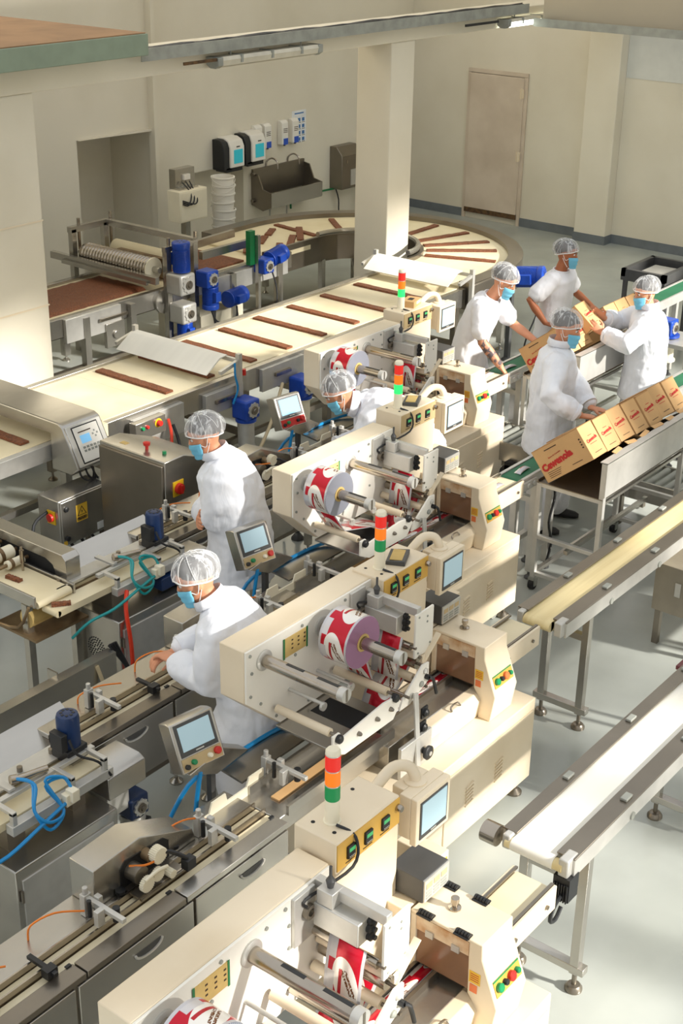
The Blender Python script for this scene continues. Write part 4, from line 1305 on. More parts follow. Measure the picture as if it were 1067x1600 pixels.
def feeder(hx, hy, label, hose, navy, cross):
    t = thing('feeder_unit', label, 'conveyor', (hx, hy, 0), 0, 'feeder cabinets with small belts')
    c = MB().box(-4.08, -0.26, 0.10, -3.47, 0.16, 0.66).build('cabinet', 'steel', t, bevel=0.006)
    MB().box(-4.05, -0.268, 0.13, -3.50, -0.258, 0.60).build('cabinet_door', 'alu', c, bevel=0.003)
    MB().box(-3.555, -0.274, 0.48, -3.530, -0.266, 0.53).build('latch', 'darkgrey', c)
    for z in (0.2, 0.52):
        MB().cyl((-4.06, -0.270, z - 0.03), (-4.06, -0.270, z + 0.03), 0.008, n=8).build('hinge', 'steel_dark', c)
    v = MB()
    for r in range(1, 5):
        for k in range(r * 6):
            a = 2 * PI * k / (r * 6)
            y, z = -0.05 + 0.017 * r * math.cos(a), 0.42 + 0.017 * r * math.sin(a)
            v.cyl((-4.083, y, z), (-4.079, y, z), 0.005, n=6)
    v.build('vent_holes', 'black', c)
    for x in (-4.04, -3.51):
        for y in (-0.22, 0.12):
            MB().lathe([(0.035, 0), (0.035, 0.012), (0.012, 0.03), (0.012, 0.105)], (x, y, 0), 12).build('levelling_foot', 'rubber', t)
    MB().box(-4.0, -0.12, 0.66, -3.9, 0.06, 0.80).box(-3.62, -0.12, 0.66, -3.54, 0.06, 0.80).build('belt_bracket', 'steel_dark', t)
    # belt with rounded nose, steel plate and guides above
    MB().box(-4.42, -0.14, 0.80, -3.42, -0.02, 0.84).cyl((-4.42, -0.14, 0.82), (-4.42, -0.02, 0.82), 0.02, n=14).build('feeder_belt', 'belt', t)
    MB().box(-4.40, 0.03, 0.80, -3.42, 0.13, 0.84).build('feeder_belt', 'belt', t)
    MB().box(-4.3, -0.02, 0.80, -3.42, 0.03, 0.822).build('bar_channel', 'steel_warm', t)
    pl = [(-4.22 + 0.055 * math.cos(a), 0.075 + 0.055 * math.sin(a)) for a in [PI / 2 + PI * k / 8 for k in range(9)]]
    MB().prism(pl + [(-3.5, 0.02), (-3.5, 0.13)], 'z', 0.86, 0.87).build('top_plate', 'alu', t)
    for x in (-4.22, -3.75, -3.56):
        MB().cyl((x, 0.075, 0.87), (x, 0.075, 0.895), 0.014, n=12).cyl((x, 0.075, 0.84), (x, 0.075, 0.86), 0.01, n=8).build('plate_screw', 'steel_dark', t)
    MB().bar((-4.05, -0.06, 0.89), (-3.42, -0.06, 0.89), 0.03, 0.022).build('long_guide', 'alu', t, bevel=0.002)
    MB().bar((-4.02, -0.17, 0.81), (-3.42, -0.17, 0.81), 0.05, 0.05).build('side_rail', 'alu', t, bevel=0.003)
    for x in (-4.0, -3.66, -3.46):
        MB().box(x - 0.012, -0.19, 0.80, x + 0.012, -0.165, 0.90).box(x - 0.012, -0.19, 0.885, x + 0.012, -0.05, 0.905).build('guide_clamp', 'alu', t, bevel=0.002)
    MB().box(-3.92, -0.06, 0.905, -3.885, 0.10, 0.918).box(-4.3, 0.0, 0.87, -4.1, 0.012, 0.885).build('cross_strip', 'alu', t)
    # pneumatic cylinder, valve and hose loops
    MB().cyl((-3.85, -0.03, 0.93), (-3.70, -0.06, 0.92), 0.016, n=12).cyl((-3.88, -0.02, 0.935), (-3.85, -0.03, 0.93), 0.022, n=12).build('air_cylinder', 'chrome', t)
    MB().box(-3.74, -0.23, 0.80, -3.66, -0.19, 0.86).box(-3.72, -0.25, 0.82, -3.68, -0.2, 0.88).build('valve', 'plastic_w', t, bevel=0.003)
    for k in range(2):
        pts = [(-3.86, -0.04, 0.94), (-3.83, -0.11 - 0.02 * k, 0.93), (-3.90, -0.20, 0.86), (-3.86, -0.25, 0.76 + 0.04 * k), (-3.76, -0.23, 0.80), (-3.78, -0.14, 0.90 + 0.03 * k), (-3.70, -0.17, 0.92), (-3.69, -0.21, 0.87)]
        MB().tube(pts, 0.008, 7, 5).build('air_hose', hose, t)
    MB().tube([(-3.74, -0.22, 0.82), (-3.9, -0.24, 0.80), (-4.1, -0.25, 0.76), (-4.25, -0.2, 0.72), (-4.3, -0.1, 0.6)], 0.009, 7, 4).build('air_hose', hose, t)
    # upright blue motor with black gearbox
    gb = MB().box(-3.57, -0.06, 0.86, -3.45, 0.06, 0.93).build('motor_gearbox', 'black', t, bevel=0.005)
    MB().lathe([(0.055, 0.0), (0.055, 0.15), (0.05, 0.165), (0.03, 0.17), (0.001, 0.17)], (-3.51, 0.0, 0.93), 22).build('upright_motor', 'navy', t)
    q = MB()
    for k in range(8):
        a = PI * k / 4
        q.box(-3.51 + 0.028 * math.cos(a) - 0.006, 0.028 * math.sin(a) - 0.006, 1.099, -3.51 + 0.028 * math.cos(a) + 0.006, 0.028 * math.sin(a) + 0.006, 1.1015)
    q.build('fan_slots', 'black', t)
    MB().tube([(-3.56, -0.06, 1.0), (-3.55, -0.10, 0.93), (-3.48, -0.16, 0.88), (-3.44, -0.2, 0.8)], 0.007, 6, 4).build('motor_cable', 'black', t)
    MB().box(-3.60, -0.055, 0.94, -3.565, 0.03, 1.03).build('motor_terminal', 'black', t, bevel=0.003)
    MB().box(-3.54, -0.05, 0.84, -3.47, 0.05, 0.862).build('motor_base', 'steel', t)
    # steel catch sheet behind
    MB().prism([(0.15, 0.74), (0.17, 0.735), (0.26, 0.735), (0.40, 0.845), (0.40, 0.858), (0.255, 0.748), (0.17, 0.748)], 'x', -4.15, -3.22).build('catch_sheet', 'steel', t)
    MB().bar((-3.9, 0.17, 0.3), (-3.9, 0.30, 0.75), 0.03).bar((-3.55, 0.17, 0.3), (-3.55, 0.30, 0.75), 0.03).build('sheet_strut', 'steel_dark', t)
    # drive block on the right of the cabinet
    MB().prism([(-0.20, 0.66), (-0.20, 0.78), (-0.16, 0.80), (0.0, 0.80), (0.0, 0.66)], 'x', -3.46, -3.22).build('drive_cover', 'steel', t, bevel=0.004)
    MB().box(-3.44, -0.16, 0.52, -3.30, 0.0, 0.66).build('drive_block', 'alu', t, bevel=0.004)
    g = gearbox(t, (-3.25, -0.12, 0.50), 0.06, (0, -1, 0), 'navy' if navy else 'blue')
    MB().lathe([(0.062, 0), (0.066, -0.03), (0.05, -0.035), (0.05, -0.20), (0.056, -0.205), (0.056, -0.25), (0.02, -0.26)], (-3.25, -0.12, 0.44), 20).build('motor_body', 'alu', t)
    f = MB()
    for k in range(20):
        a = 2 * PI * k / 20
        f.obox((-3.25 + 0.055 * math.cos(a), -0.12 + 0.055 * math.sin(a), 0.32), (0.007 * math.cos(a), 0.007 * math.sin(a), 0), (-0.002 * math.sin(a), 0.002 * math.cos(a), 0), (0, 0, 0.075))
    f.build('cooling_fins', 'alu', t)
    MB().cyl((-3.25, -0.12, 0.0), (-3.25, -0.12, 0.18), 0.03, n=12).build('motor_foot', 'darkgrey', t)
    MB().bar((-3.2, -0.05, 0.22), (-3.05, 0.0, 0.22), 0.06).bar((-3.05, 0.0, 0.22), (-3.05, 0.0, 0.0), 0.05).build('support_foot', 'darkgrey', t)
    return t


feeder(7.10, 4.37, 'steel feeder cabinet with dark blue upright motor and bright blue air hoses', 'blue_hose', True, False)
f4 = feeder(8.94, 5.645, 'steel feeder cabinet with dark blue upright motor, teal air hoses and a red hose', 'teal_hose', False, True)
MB().tube([(-3.95, -0.20, 0.80), (-4.02, -0.26, 0.72), (-4.03, -0.30, 0.5), (-4.02, -0.30, 0.12), (-4.0, -0.32, 0.03)], 0.013, 8, 4).build('red_hose', 'red_hose', f4)
MB().box(-3.68, -0.22, 0.69, -3.48, -0.14, 0.77).build('solenoid', 'navy', f4, bevel=0.005)

# cross belt with an arched steel cover, at the left edge behind the second feeder
t = thing('cross_conveyor', 'cream cross belt with brown end drum and an arched steel cover above white rollers', 'conveyor', (4.62, 5.62, 0))
MB().box(-0.16, 0.0, 0.84, 0.09, 2.2, 0.885).cyl((-0.16, 0.0, 0.8625), (0.09, 0.0, 0.8625), 0.0225, n=16).build('cross_belt', 'belt', t)
MB().cyl((-0.16, 0.10, 0.74), (0.09, 0.10, 0.74), 0.055, n=20).build('end_drum', 'kraft', t)
MB().tube([(-0.2, 0.02, 0.86), (-0.21, 0.12, 0.70), (-0.2, 0.4, 0.66), (-0.2, 0.6, 0.72)], 0.01, 6, 3).build('chain_guard', 'steel_warm', t)
MB().box(-0.19, -0.02, 0.86, -0.175, 2.2, 0.93).box(0.10, -0.02, 0.82, 0.115, 2.2, 0.90).build('side_guide', 'steel', t, bevel=0.002)
arch = [(0.08, 0.82), (0.08, 1.0), (0.11, 1.03), (1.9, 1.03), (1.9, 0.965), (0.26, 0.965), (0.20, 0.94), (0.18, 0.90), (0.18, 0.82)]
MB().prism(arch, 'x', 0.14, 0.25).build('arch_cover', 'steel', t, bevel=0.004)
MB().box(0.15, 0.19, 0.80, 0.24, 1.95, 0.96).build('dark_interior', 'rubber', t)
for y, z, r, l in ((0.52, 0.945, 0.042, 0.16), (0.66, 0.95, 0.04, 0.14), (0.42, 0.925, 0.026, 0.12), (0.80, 0.94, 0.045, 0.18)):
    o = MB().cyl((0.10, y, z), (0.10 - l, y, z), r, n=18).build('pressing_roller', 'plastic_w', t)
    MB().cyl((0.14, y, z), (-0.10 - 0.05, y, z), 0.012, n=10).ring((0.02, y, z), (0.0, y, z), r * 1.25, r * 0.9, 18).build('roller_hub', 'steel_warm', o)
for y in (0.36, 0.74):
    MB().cyl((0.05, y, 0.885), (0.05, y, 1.04), 0.008, n=8).cyl((0.05, y, 0.94), (0.05, y, 1.02), 0.014, n=10).build('adjusting_spindle', 'chrome', t)
MB().box(-0.20, -0.02, 0.64, 0.2, 0.34, 0.655).build('drip_tray', 'steel_warm', t)
MB().prism([(-0.30, 0.25), (-0.30, 0.60), (-0.22, 0.60), (-0.22, 0.25)], 'x', -0.3, -0.29).box(-0.9, -0.35, 0.25, 0.1, -0.335, 0.56).box(-0.9, -0.35, 0.56, 0.1, -0.28, 0.575).build('steel_apron', 'steel', t)
for x in (-0.15, 0.2):
    for y in (0.1, 1.9):
        pedestal(t, x, y, 0.06, 0.84)
MB().bar((0.02, -0.34, 0.0), (0.02, -0.34, 0.25), 0.04).bar((-0.8, -0.34, 0.0), (-0.8, -0.34, 0.25), 0.04).build('apron_leg', 'steel_dark', t)
for k in range(3):
    MB().tube([(0.1 + 0.02 * k, -0.3, 0.6), (0.2, -0.35, 0.4), (0.22 + 0.03 * k, -0.38, 0.2), (0.26, -0.42, 0.08), (0.3, -0.45 + 0.04 * k, 0.03)], 0.013, 7, 4).build('cable', 'black', t)
MB().tube([(-0.05, -0.35, 0.55), (0.0, -0.42, 0.3), (0.15, -0.5, 0.12), (0.32, -0.62, 0.05)], 0.012, 7, 4).build('cream_hose', 'cream_hose', t)

# ------------------------------------------------------------------ bars (granola slabs)
def bar_mesh(ln, wd, th, seed):
    rnd = random.Random(seed)
    n = 18
    vs, fs = [], []
    for i in range(n + 1):
        u = -ln / 2 + ln * i / n
        j = 0.0025
        a, b = wd / 2 + rnd.uniform(-j, j), wd / 2 + rnd.uniform(-j, j)
        h = th + rnd.uniform(-0.002, 0.002)
        vs += [(-a, u, 0), (b, u, 0), (b - 0.003, u, h), (-a + 0.003, u, h)]
    for i in range(n):
        o, q = i * 4, i * 4 + 4
        for k in range(4):
            fs.append((o + k, o + (k + 1) % 4, q + (k + 1) % 4, q + k))
    fs += [(0, 3, 2, 1), (4 * n, 4 * n + 1, 4 * n + 2, 4 * n + 3)]
    return MB().add(vs, fs)


def bar(x, y, z, rz, ln, label, group, seed, wd=0.085, name='granola_slab'):
    o = bar_mesh(ln, wd, 0.018, seed).build(name, 'choc')
    o.location = (x, y, z)
    o.rotation_euler = (0, 0, rz)
    tag(o, label, 'slab', group)
    return o


ZB = 0.85
for i, x in enumerate((7.48, 7.97, 8.49, 8.97, 9.45, 9.93, 10.43, 10.97)):
    bar(x, 7.945, ZB + 0.001, random.uniform(-0.02, 0.02), 0.82, 'brown granola slab across the long cream belt, ' + ORD[i] + ' counted from the detector box', 'slabs on the long straight belt', i)
bar(6.03, 7.98, ZB + 0.001, 0.0, 0.82, 'brown granola slab on the belt at the left edge, in front of the detector box', 'slabs on the long straight belt', 31)
CX, CY = 12.1, 9.14
turn = [(-68, 0, 1.1, .9), (-50, 0, 1.1, .9), (-34, 0, 1.12, .9), (-17, 0, 1.12, .9), (2, 0, 1.12, .9), (23, 0, 1.14, .9), (52, 0, 1.14, .8), (79, 0, 1.15, .8)]
for i, (a, o_, r, ln) in enumerate(turn):
    a = math.radians(a)
    bar(CX + r * math.cos(a), CY + r * math.sin(a), ZB + 0.001, a - PI / 2 + 0.05 * math.sin(i * 3), ln * 0.86, 'brown granola slab lying radially on the curved belt, ' + ORD[i] + ' counted from the straight belt', 'slabs on the curved belt', 50 + i, 0.075)
for i, (x, y, rz, ln) in enumerate(((12.05, 10.42, 0.52, .30), (12.22, 10.12, 0.72, .60), (11.72, 10.25, 0.55, .34), (11.9, 9.98, 0.62, .50), (11.35, 10.15, 0.70, .46), (11.55, 9.86, 0.66, .42), (11.18, 9.86, 0.7, .30))):
    bar(x, y, ZB + 0.001, rz - PI / 2 + PI / 2 * 0, ln, 'broken brown granola slab skewed on the belt before the curve, ' + ORD[i] + ' counted from the bend', 'skewed slabs before the bend', 80 + i, 0.08)
for i, (x, y, rz) in enumerate(((4.56, 5.93, 0.1), (4.58, 5.55, 0.9))):
    bar(x, y, 0.886 if i == 0 else 0.842, rz + PI / 2 * 0, 0.11, ('small brown bar on the cream cross belt' if i == 0 else 'small brown bar at the end of the feeder belt'), None, 95 + i, 0.035, 'granola_bar').pop('group', None)

# ------------------------------------------------------------------ long belt
t = thing('long_conveyor', 'long cream belt conveyor with steel sides carrying brown slabs across the hall', 'conveyor', (0, 0, 0), 0)
MB().box(6.72, 7.50, 0.80, 11.55, 8.42, ZB).build('belt', 'belt', t)
MB().box(6.72, 7.44, 0.66, 11.6, 7.50, 0.845).box(6.72, 8.42, 0.66, 11.6, 8.48, 0.875).build('side_rail', 'steel', t, bevel=0.003)
MB().box(6.60, 7.44, 0.74, 6.72, 8.48, 0.845).build('transfer_plate', 'belt', t)
MB().box(7.28, 7.5, ZB, 7.285, 8.42, ZB + 0.001).build('belt_joint', 'cream', t)
for x in (7.0, 8.25, 9.4, 10.4, 11.45):
    for y in (7.46, 8.46):
        pedestal(t, x, y, 0.08, 0.68, 0.06, 'steel_dark')
    MB().bar((x, 7.46, 0.30), (x, 8.46, 0.30), 0.05).build('cross_member', 'steel_dark', t)
for y in (7.46, 8.46):
    MB().bar((7.0, y, 0.26), (11.45, y, 0.26), 0.05).build('long_member', 'steel_dark', t)
MB().box(6.95, 7.40, 0.55, 7.5, 7.44, 0.80).box(7.75, 7.395, 0.60, 8.2, 7.44, 0.78).box(8.45, 7.40, 0.62, 9.0, 7.44, 0.82).build('side_plate', 'alu', t, bevel=0.003)
MB().bar((7.85, 7.39, 0.70), (8.12, 7.39, 0.70), 0.03).bar((8.6, 7.39, 0.74), (8.8, 7.39, 0.74), 0.03).build('tension_screw', 'chrome', t)
pnl = MB().box(6.90, 7.33, 0.66, 7.22, 7.40, 0.80).build('button_box', 'steel', t, bevel=0.003)
for x, m_, r in ((6.97, 'greenp', 0.014), (7.02, 'redp', 0.014)):
    button(pnl, (x, 7.33, 0.75), (0, -1, 0), r, m_)
MB().cyl((7.14, 7.33, 0.75), (7.14, 7.326, 0.75), 0.036, n=18).build('yellow_disc', 'yellowp', pnl)
button(pnl, (7.14, 7.326, 0.75), (0, -1, 0), 0.024, 'redp', 'stop_button', 0.03)
for x in (8.12, 8.85):
    gearbox(t, (x, 7.30, 0.60), 0.085, (0, -1, 0), 'blue')
    MB().lathe([(0.085, 0), (0.085, -0.04), (0.07, -0.05), (0.07, -0.24), (0.078, -0.25), (0.078, -0.30), (0.02, -0.31)], (x, 7.30, 0.52), 20).build('motor_body', 'plastic_w' if x > 8.5 else 'alu', t)
    MB().lathe([(0.09, 0), (0.09, -0.03)], (x, 7.30, 0.52), 20).build('motor_flange', 'blue', t)
# scraper sheets above the belt
def scraper(x, nm):
    MB().prism([(x - 0.16, 0.925), (x - 0.15, 0.92), (x + 0.02, 1.02), (x + 0.10, 1.03), (x + 0.10, 1.036), (x + 0.01, 1.03)], 'y', 7.46, 8.50).build(nm, 'belt_w', t)
    MB().bar((x + 0.12, 7.36, 1.0), (x + 0.12, 8.56, 1.0), 0.03).build('scraper_bar', 'alu', t)
    for y in (7.36, 8.56):
        MB().bar((x + 0.13, y, 0.70), (x + 0.13, y, 1.06), 0.04).bar((x - 0.1, y, 0.95), (x + 0.13, y, 1.0), 0.03).build('scraper_post', 'alu', t)
scraper(7.98, 'scraper_sheet')
scraper(11.45, 'scraper_sheet')
MB().tube([(8.04, 7.34, 1.0), (8.02, 7.32, 0.9), (8.05, 7.32, 0.78), (8.0, 7.33, 0.66)], 0.009, 6, 4).build('air_hose', 'blue_hose', t)
MB().cyl((8.17, 7.36, 0.86), (8.17, 7.36, 0.91), 0.018).build('red_cap', 'redp', t)
MB().tube([(7.3, 7.38, 0.72), (7.25, 7.30, 0.62), (7.18, 7.25, 0.45), (7.15, 7.25, 0.2)], 0.013, 8, 4).build('orange_hose', 'red_hose', t)
MB().tube([(7.35, 7.38, 0.66), (7.32, 7.28, 0.5), (7.3, 7.25, 0.2)], 0.013, 8, 4).build('black_hose', 'black', t)
MB().tube([(8.65, 7.35, 0.66), (8.3, 7.2, 0.4), (7.9, 7.1, 0.12)], 0.015, 8, 4).build('cream_hose', 'cream_hose', t)

# ------------------------------------------------------------------ curved belt
t = thing('curved_conveyor', 'cream curved belt conveyor bending round the middle column inside a steel rim', 'conveyor', (CX, CY, 0))
N = 40
def arc(r, z, a0=-PI / 2, a1=PI / 2, n=N):
    return [(r * math.cos(a0 + (a1 - a0) * i / n), r * math.sin(a0 + (a1 - a0) * i / n), z) for i in range(n + 1)]
def band(ri, ro, z0, z1, x0=-0.48):
    """half ring with a straight lead at both ends"""
    mb = MB()
    A = [(x0, -ri, z0)] + arc(ri, z0) + [(x0 - (0.2 if ri > 1 else 0.4), ri, z0)]
    B = [(x0, -ro, z0)] + arc(ro, z0) + [(x0 - (0.2 if ri > 1 else 0.4), ro, z0)]
    n = len(A)
    vs = A + B + [(p[0], p[1], z1) for p in A] + [(p[0], p[1], z1) for p in B]
    fs = []
    for i in range(n - 1):
        fs += [(i, i + 1, n + i + 1, n + i), (2 * n + i, 3 * n + i, 3 * n + i + 1, 2 * n + i + 1), (i, 2 * n + i, 2 * n + i + 1, i + 1), (n + i, n + i + 1, 3 * n + i + 1, 3 * n + i)]
    fs += [(0, n, 3 * n, 2 * n), (n - 1, 3 * n - 1, 4 * n - 1, 2 * n - 1)]
    return mb.add(vs, fs)
band(0.68, 1.60, 0.80, ZB).build('belt', 'belt', t)
band(1.60, 1.76, 0.62, 0.90).build('outer_rim', 'steel_dark', t)
band(0.64, 0.68, 0.60, 0.89).build('inner_rim', 'steel_dark', t)
MB().tube([(p[0] * 0.62 / 0.66, p[1] * 0.62 / 0.66, 0.93) for p in arc(0.66, 0)], 0.03, 8, 0).build('inner_tube_rail', 'steel', t)
for a in (-80, -40, 0, 40, 80):
    for r in (0.66, 1.68):
        a_ = math.radians(a)
        pedestal(t, r * math.cos(a_), r * math.sin(a_), 0.08, 0.62, 0.06, 'steel')
for a in (-40, 40):
    a_ = math.radians(a)
    MB().bar((0.66 * math.cos(a_), 0.66 * math.sin(a_), 0.3), (1.68 * math.cos(a_), 1.68 * math.sin(a_), 0.3), 0.05).build('cross_member', 'steel_dark', t)
MB().box(-0.5, -1.80, 0.50, -0.05, -1.77, 0.90).build('end_plate', 'steel_dark', t, bevel=0.004)
gearmotor(t, (0.30, -1.80, 0.82), (0.3, -0.9, 0.1), 0.30, 0.11, 'blue')
MB().tube([(0.40, -2.0, 0.72), (0.36, -2.05, 0.5), (0.25, -2.0, 0.2), (0.2, -2.0, 0.03)], 0.01, 6, 4).build('motor_cable', 'black', t)
MB().bar((0.05, -1.9, 0.03), (0.05, -1.9, 0.8), 0.05).lathe([(0.06, 0), (0.06, 0.012), (0.02, 0.04)], (0.05, -1.9, 0), 14).build('motor_post', 'darkgrey', t)

# ------------------------------------------------------------------ metal detector, cabinets
t = thing('metal_detector', 'stainless steel metal detector arch over the belt with a white display panel', 'detector', (0, 0, 0))
MB().box(4.4, 7.50, 0.80, 6.60, 8.42, ZB - 0.002).build('detector_belt', 'belt', t)
MB().box(4.4, 7.44, 0.72, 6.60, 7.50, 0.845).box(4.4, 8.42, 0.72, 6.60, 8.48, 0.86).build('side_rail', 'alu', t, bevel=0.003)
MB().prism([(7.22, 0.66), (7.13, 0.73), (7.28, 1.02), (7.33, 1.04), (8.78, 1.04), (8.78, 0.68), (8.52, 0.68), (8.52, 0.94), (7.42, 0.94), (7.42, 0.66)], 'x', 6.14, 6.50).build('detector_head', 'steel', t, bevel=0.012)
e = Vector((0, 0.15, 0.29)).normalized()
nn = Vector((0, -0.29, 0.15)).normalized()
c0 = Vector((6.32, 7.205, 0.875)) + nn * 0.004
fp = MB().obox(c0, (0.165, 0, 0), e * 0.155, nn * 0.006).build('face_plate', 'alu', t, bevel=0.03)
MB().obox(c0 + nn * 0.0065, (0.123, 0, 0), e * 0.138, nn * 0.003).build('gasket', 'rubber', fp, bevel=0.012)
kp = MB().obox(c0 + nn * 0.008, (0.115, 0, 0), e * 0.13, nn * 0.004).build('control_panel', 'white', fp, bevel=0.012)
MB().obox(c0 + nn * 0.013 + e * 0.035 + Vector((-0.03, 0, 0)), (0.045, 0, 0), e * 0.03, nn * 0.001).build('display', 'screen_blue', kp)
MB().obox(c0 + nn * 0.0125 + e * 0.09 + Vector((-0.02, 0, 0)), (0.06, 0, 0), e * 0.004, nn * 0.001).build('print_line', 'ink_black', kp)
for i in range(5):
    for j in range(2):
        MB().obox(c0 + nn * 0.0125 + e * (-0.025 - 0.025 * j) + Vector((-0.07 + 0.033 * i, 0, 0)), (0.011, 0, 0), e * 0.008, nn * 0.001).build('key', 'galv', kp)
for dx, de in ((0, 0.02), (0, -0.02), (0.02, 0), (-0.02, 0)):
    MB().obox(c0 + nn * 0.0125 + e * (0.05 + de) + Vector((0.065 + dx, 0, 0)), (0.007, 0, 0), e * 0.007, nn * 0.001).build('arrow_key', 'galv', kp)
for x in (4.9, 5.6, 6.3):
    for y in (7.46, 8.46):
        pedestal(t, x, y, 0.08, 0.72, 0.06, 'steel')
for y in (7.46, 8.46):
    MB().bar((4.4, y, 0.42), (6.6, y, 0.42), 0.05).build('long_member', 'steel', t)
for k in range(3):
    MB().tube([(6.2 + 0.05 * k, 7.2, 0.74), (6.18 + 0.06 * k, 7.15, 0.66), (6.28 + 0.03 * k, 7.16, 0.60), (6.34, 7.2, 0.64), (6.36, 7.25, 0.72)], 0.008, 6, 4).build('cable', 'black', t)
t = thing('junction_cabinet', 'small steel electrical cabinet with a yellow danger sign, under the detector', 'cabinet', (5.86, 7.05, 0.24))
MB().box(0, 0.0, 0, 0.46, 0.22, 0.36).build('body', 'steel', t, bevel=0.006)
MB().box(0.012, -0.012, 0.012, 0.448, 0.002, 0.348).build('door', 'steel', t, bevel=0.004)
for z in (0.06, 0.29):
    MB().lathe([(0.019, 0), (0.019, 0.014), (0.012, 0.018), (0.001, 0.018)], (0.055, -0.012, z), 14, (0, -1, 0)).build('door_knob', 'black', t)
MB().box(-0.006, 0.04, 0.17, 0.0, 0.12, 0.27).build('switch_plate', 'yellowp', t)
MB().lathe([(0.032, 0), (0.03, 0.02), (0.001, 0.022)], (-0.006, 0.08, 0.22), 16, (-1, 0, 0)).build('rotary_switch', 'redp', t)
w_ = warning(t, (0.20, -0.0135, 0.22), (1, 0, 0), (0, 0, 1), 0.105)
text('PELIGRO', 0.024, 'ink_black', w_, basis((0.20, -0.0165, 0.178), (1, 0, 0), (0, 0, 1)), bold=0.0006)
MB().box(0.34, -0.015, 0.03, 0.445, -0.012, 0.085).build('maker_plate', 'paper', t)
MB().box(0.02, -0.015, 0.015, 0.05, -0.012, 0.045).build('small_sticker', 'sticker', t)
for x in (0.04, 0.42):
    for y in (0.03, 0.19):
        MB().bar((x, y, -0.24), (x, y, 0.0), 0.03).build('leg', 'steel_dark', t)
for k in range(3):
    MB().tube([(0.15 + 0.1 * k, 0.1, 0.0), (0.2 + 0.1 * k, 0.05, -0.12), (0.35 + 0.1 * k, -0.02, -0.2), (0.6, -0.1 - 0.05 * k, -0.22)], 0.012, 7, 4).build('cable', 'black', t)
MB().tube([(0.05, 0.1, 0.02), (-0.1, 0.05, -0.1), (-0.35, 0.1, -0.2), (-0.7, 0.35, -0.22), (-1.2, 0.5, -0.22)], 0.012, 7, 4).build('cable', 'black', t)
MB().tube([(0.0, 0.12, 0.25), (-0.15, 0.1, 0.2), (-0.22, 0.0, 0.05), (-0.18, -0.1, -0.15), (-0.05, -0.2, -0.22)], 0.012, 7, 4).build('cable', 'black', t)
t = thing('control_cabinet', 'tall steel control cabinet with red knob on top and yellow switch plate', 'cabinet', (6.18, 6.30, 0))
MB().prism([(0, 0.14), (0, 1.0), (0.19, 1.0), (0.55, 0.86), (0.55, 0.14)], 'y', 0, 0.64).build('body', 'steel', t, bevel=0.006)
MB().box(-0.02, 0.012, 0.16, 0.0, 0.628, 0.97).build('door', 'steel_dark', t, bevel=0.004)
MB().box(0.06, 0.44, 1.0, 0.10, 0.50, 1.002).build('sticker', 'kraft', t)
MB().cyl((0.10, 0.27, 1.0), (0.10, 0.27, 1.03), 0.012).lathe([(0.024, 0), (0.026, 0.02), (0.001, 0.026)], (0.10, 0.27, 1.03), 14).build('stop_button', 'redp', t)
button(t, (0.12, 0.12, 1.0), (0, 0, 1), 0.015, 'greenp')
MB().box(0.07, -0.005, 0.72, 0.17, 0.0, 0.83).build('switch_plate', 'yellowp', t)
sw = MB().lathe([(0.04, 0), (0.038, 0.024), (0.001, 0.026)], (0.12, -0.005, 0.775), 18, (0, -1, 0)).build('rotary_switch', 'redp', t)
MB().box(0.112, -0.045, 0.745, 0.128, -0.03, 0.805).build('switch_grip', 'redp', sw)
for x in (0.04, 0.50):
    for y in (0.05, 0.59):
        MB().cyl((x, y, 0), (x, y, 0.14), 0.025, n=10).build('leg', 'steel_dark', t)

# ------------------------------------------------------------------ slab line with pressing roll
t = thing('slab_conveyor', 'steel conveyor carrying a wide brown granola sheet, behind the left column', 'conveyor', (0, 0, 0))
MB().box(6.0, 9.78, 0.78, 12.0, 10.62, 0.83).build('belt', 'belt', t)
MB().box(6.0, 9.72, 0.66, 11.6, 9.78, 0.84).box(6.0, 10.62, 0.66, 11.6, 10.68, 0.86).build('side_rail', 'steel', t, bevel=0.003)
for x in (7.5, 8.55, 9.15, 10.6, 11.35):
    for y in (9.70, 10.70):
        pedestal(t, x, y, 0.06, 0.80, 0.07, 'steel')
MB().box(8.3, 9.68, 0.60, 9.0, 9.72, 0.83).box(10.3, 9.69, 0.62, 11.5, 9.72, 0.80).build('side_plate', 'alu', t, bevel=0.003)
MB().box(8.78, 9.66, 0.44, 9.02, 9.70, 0.68).cyl((8.9, 9.64, 0.56), (8.9, 9.66, 0.56), 0.04).build('bearing_plate', 'steel', t, bevel=0.003)
MB().bar((8.7, 9.65, 0.74), (9.05, 9.65, 0.74), 0.025).build('tension_screw', 'chrome', t)
for y in (9.74, 10.66):
    MB().bar((7.5, y, 0.3), (11.35, y, 0.3), 0.05).build('long_member', 'steel_dark', t)
vs, fs = [], []
rnd = random.Random(3)
nx, ny = 60, 16
for i in range(nx + 1):
    for j in range(ny + 1):
        ed = j in (0, ny)
        vs.append((6.2 + (9.5 - 6.2) * i / nx, 9.84 + 0.72 * j / ny + (rnd.uniform(-0.006, 0.006) if ed else 0), 0.83 + (0.001 if ed else 0.026 + rnd.uniform(-0.004, 0.004))))
for i in range(nx):
    for j in range(ny):
        a = i * (ny + 1) + j
        fs.append((a, a + ny + 1, a + ny + 2, a + 1))
sheet = MB().add(vs, fs).build('granola_sheet', 'choc')
tag(sheet, 'wide brown granola sheet running on the belt towards the pressing roll', 'slab')
sh2 = MB().box(9.9, 9.84, 0.831, 10.95, 10.56, 0.85).build('granola_sheet', 'choc')
tag(sh2, 'brown granola sheet coming out behind the pressing roll', 'slab')

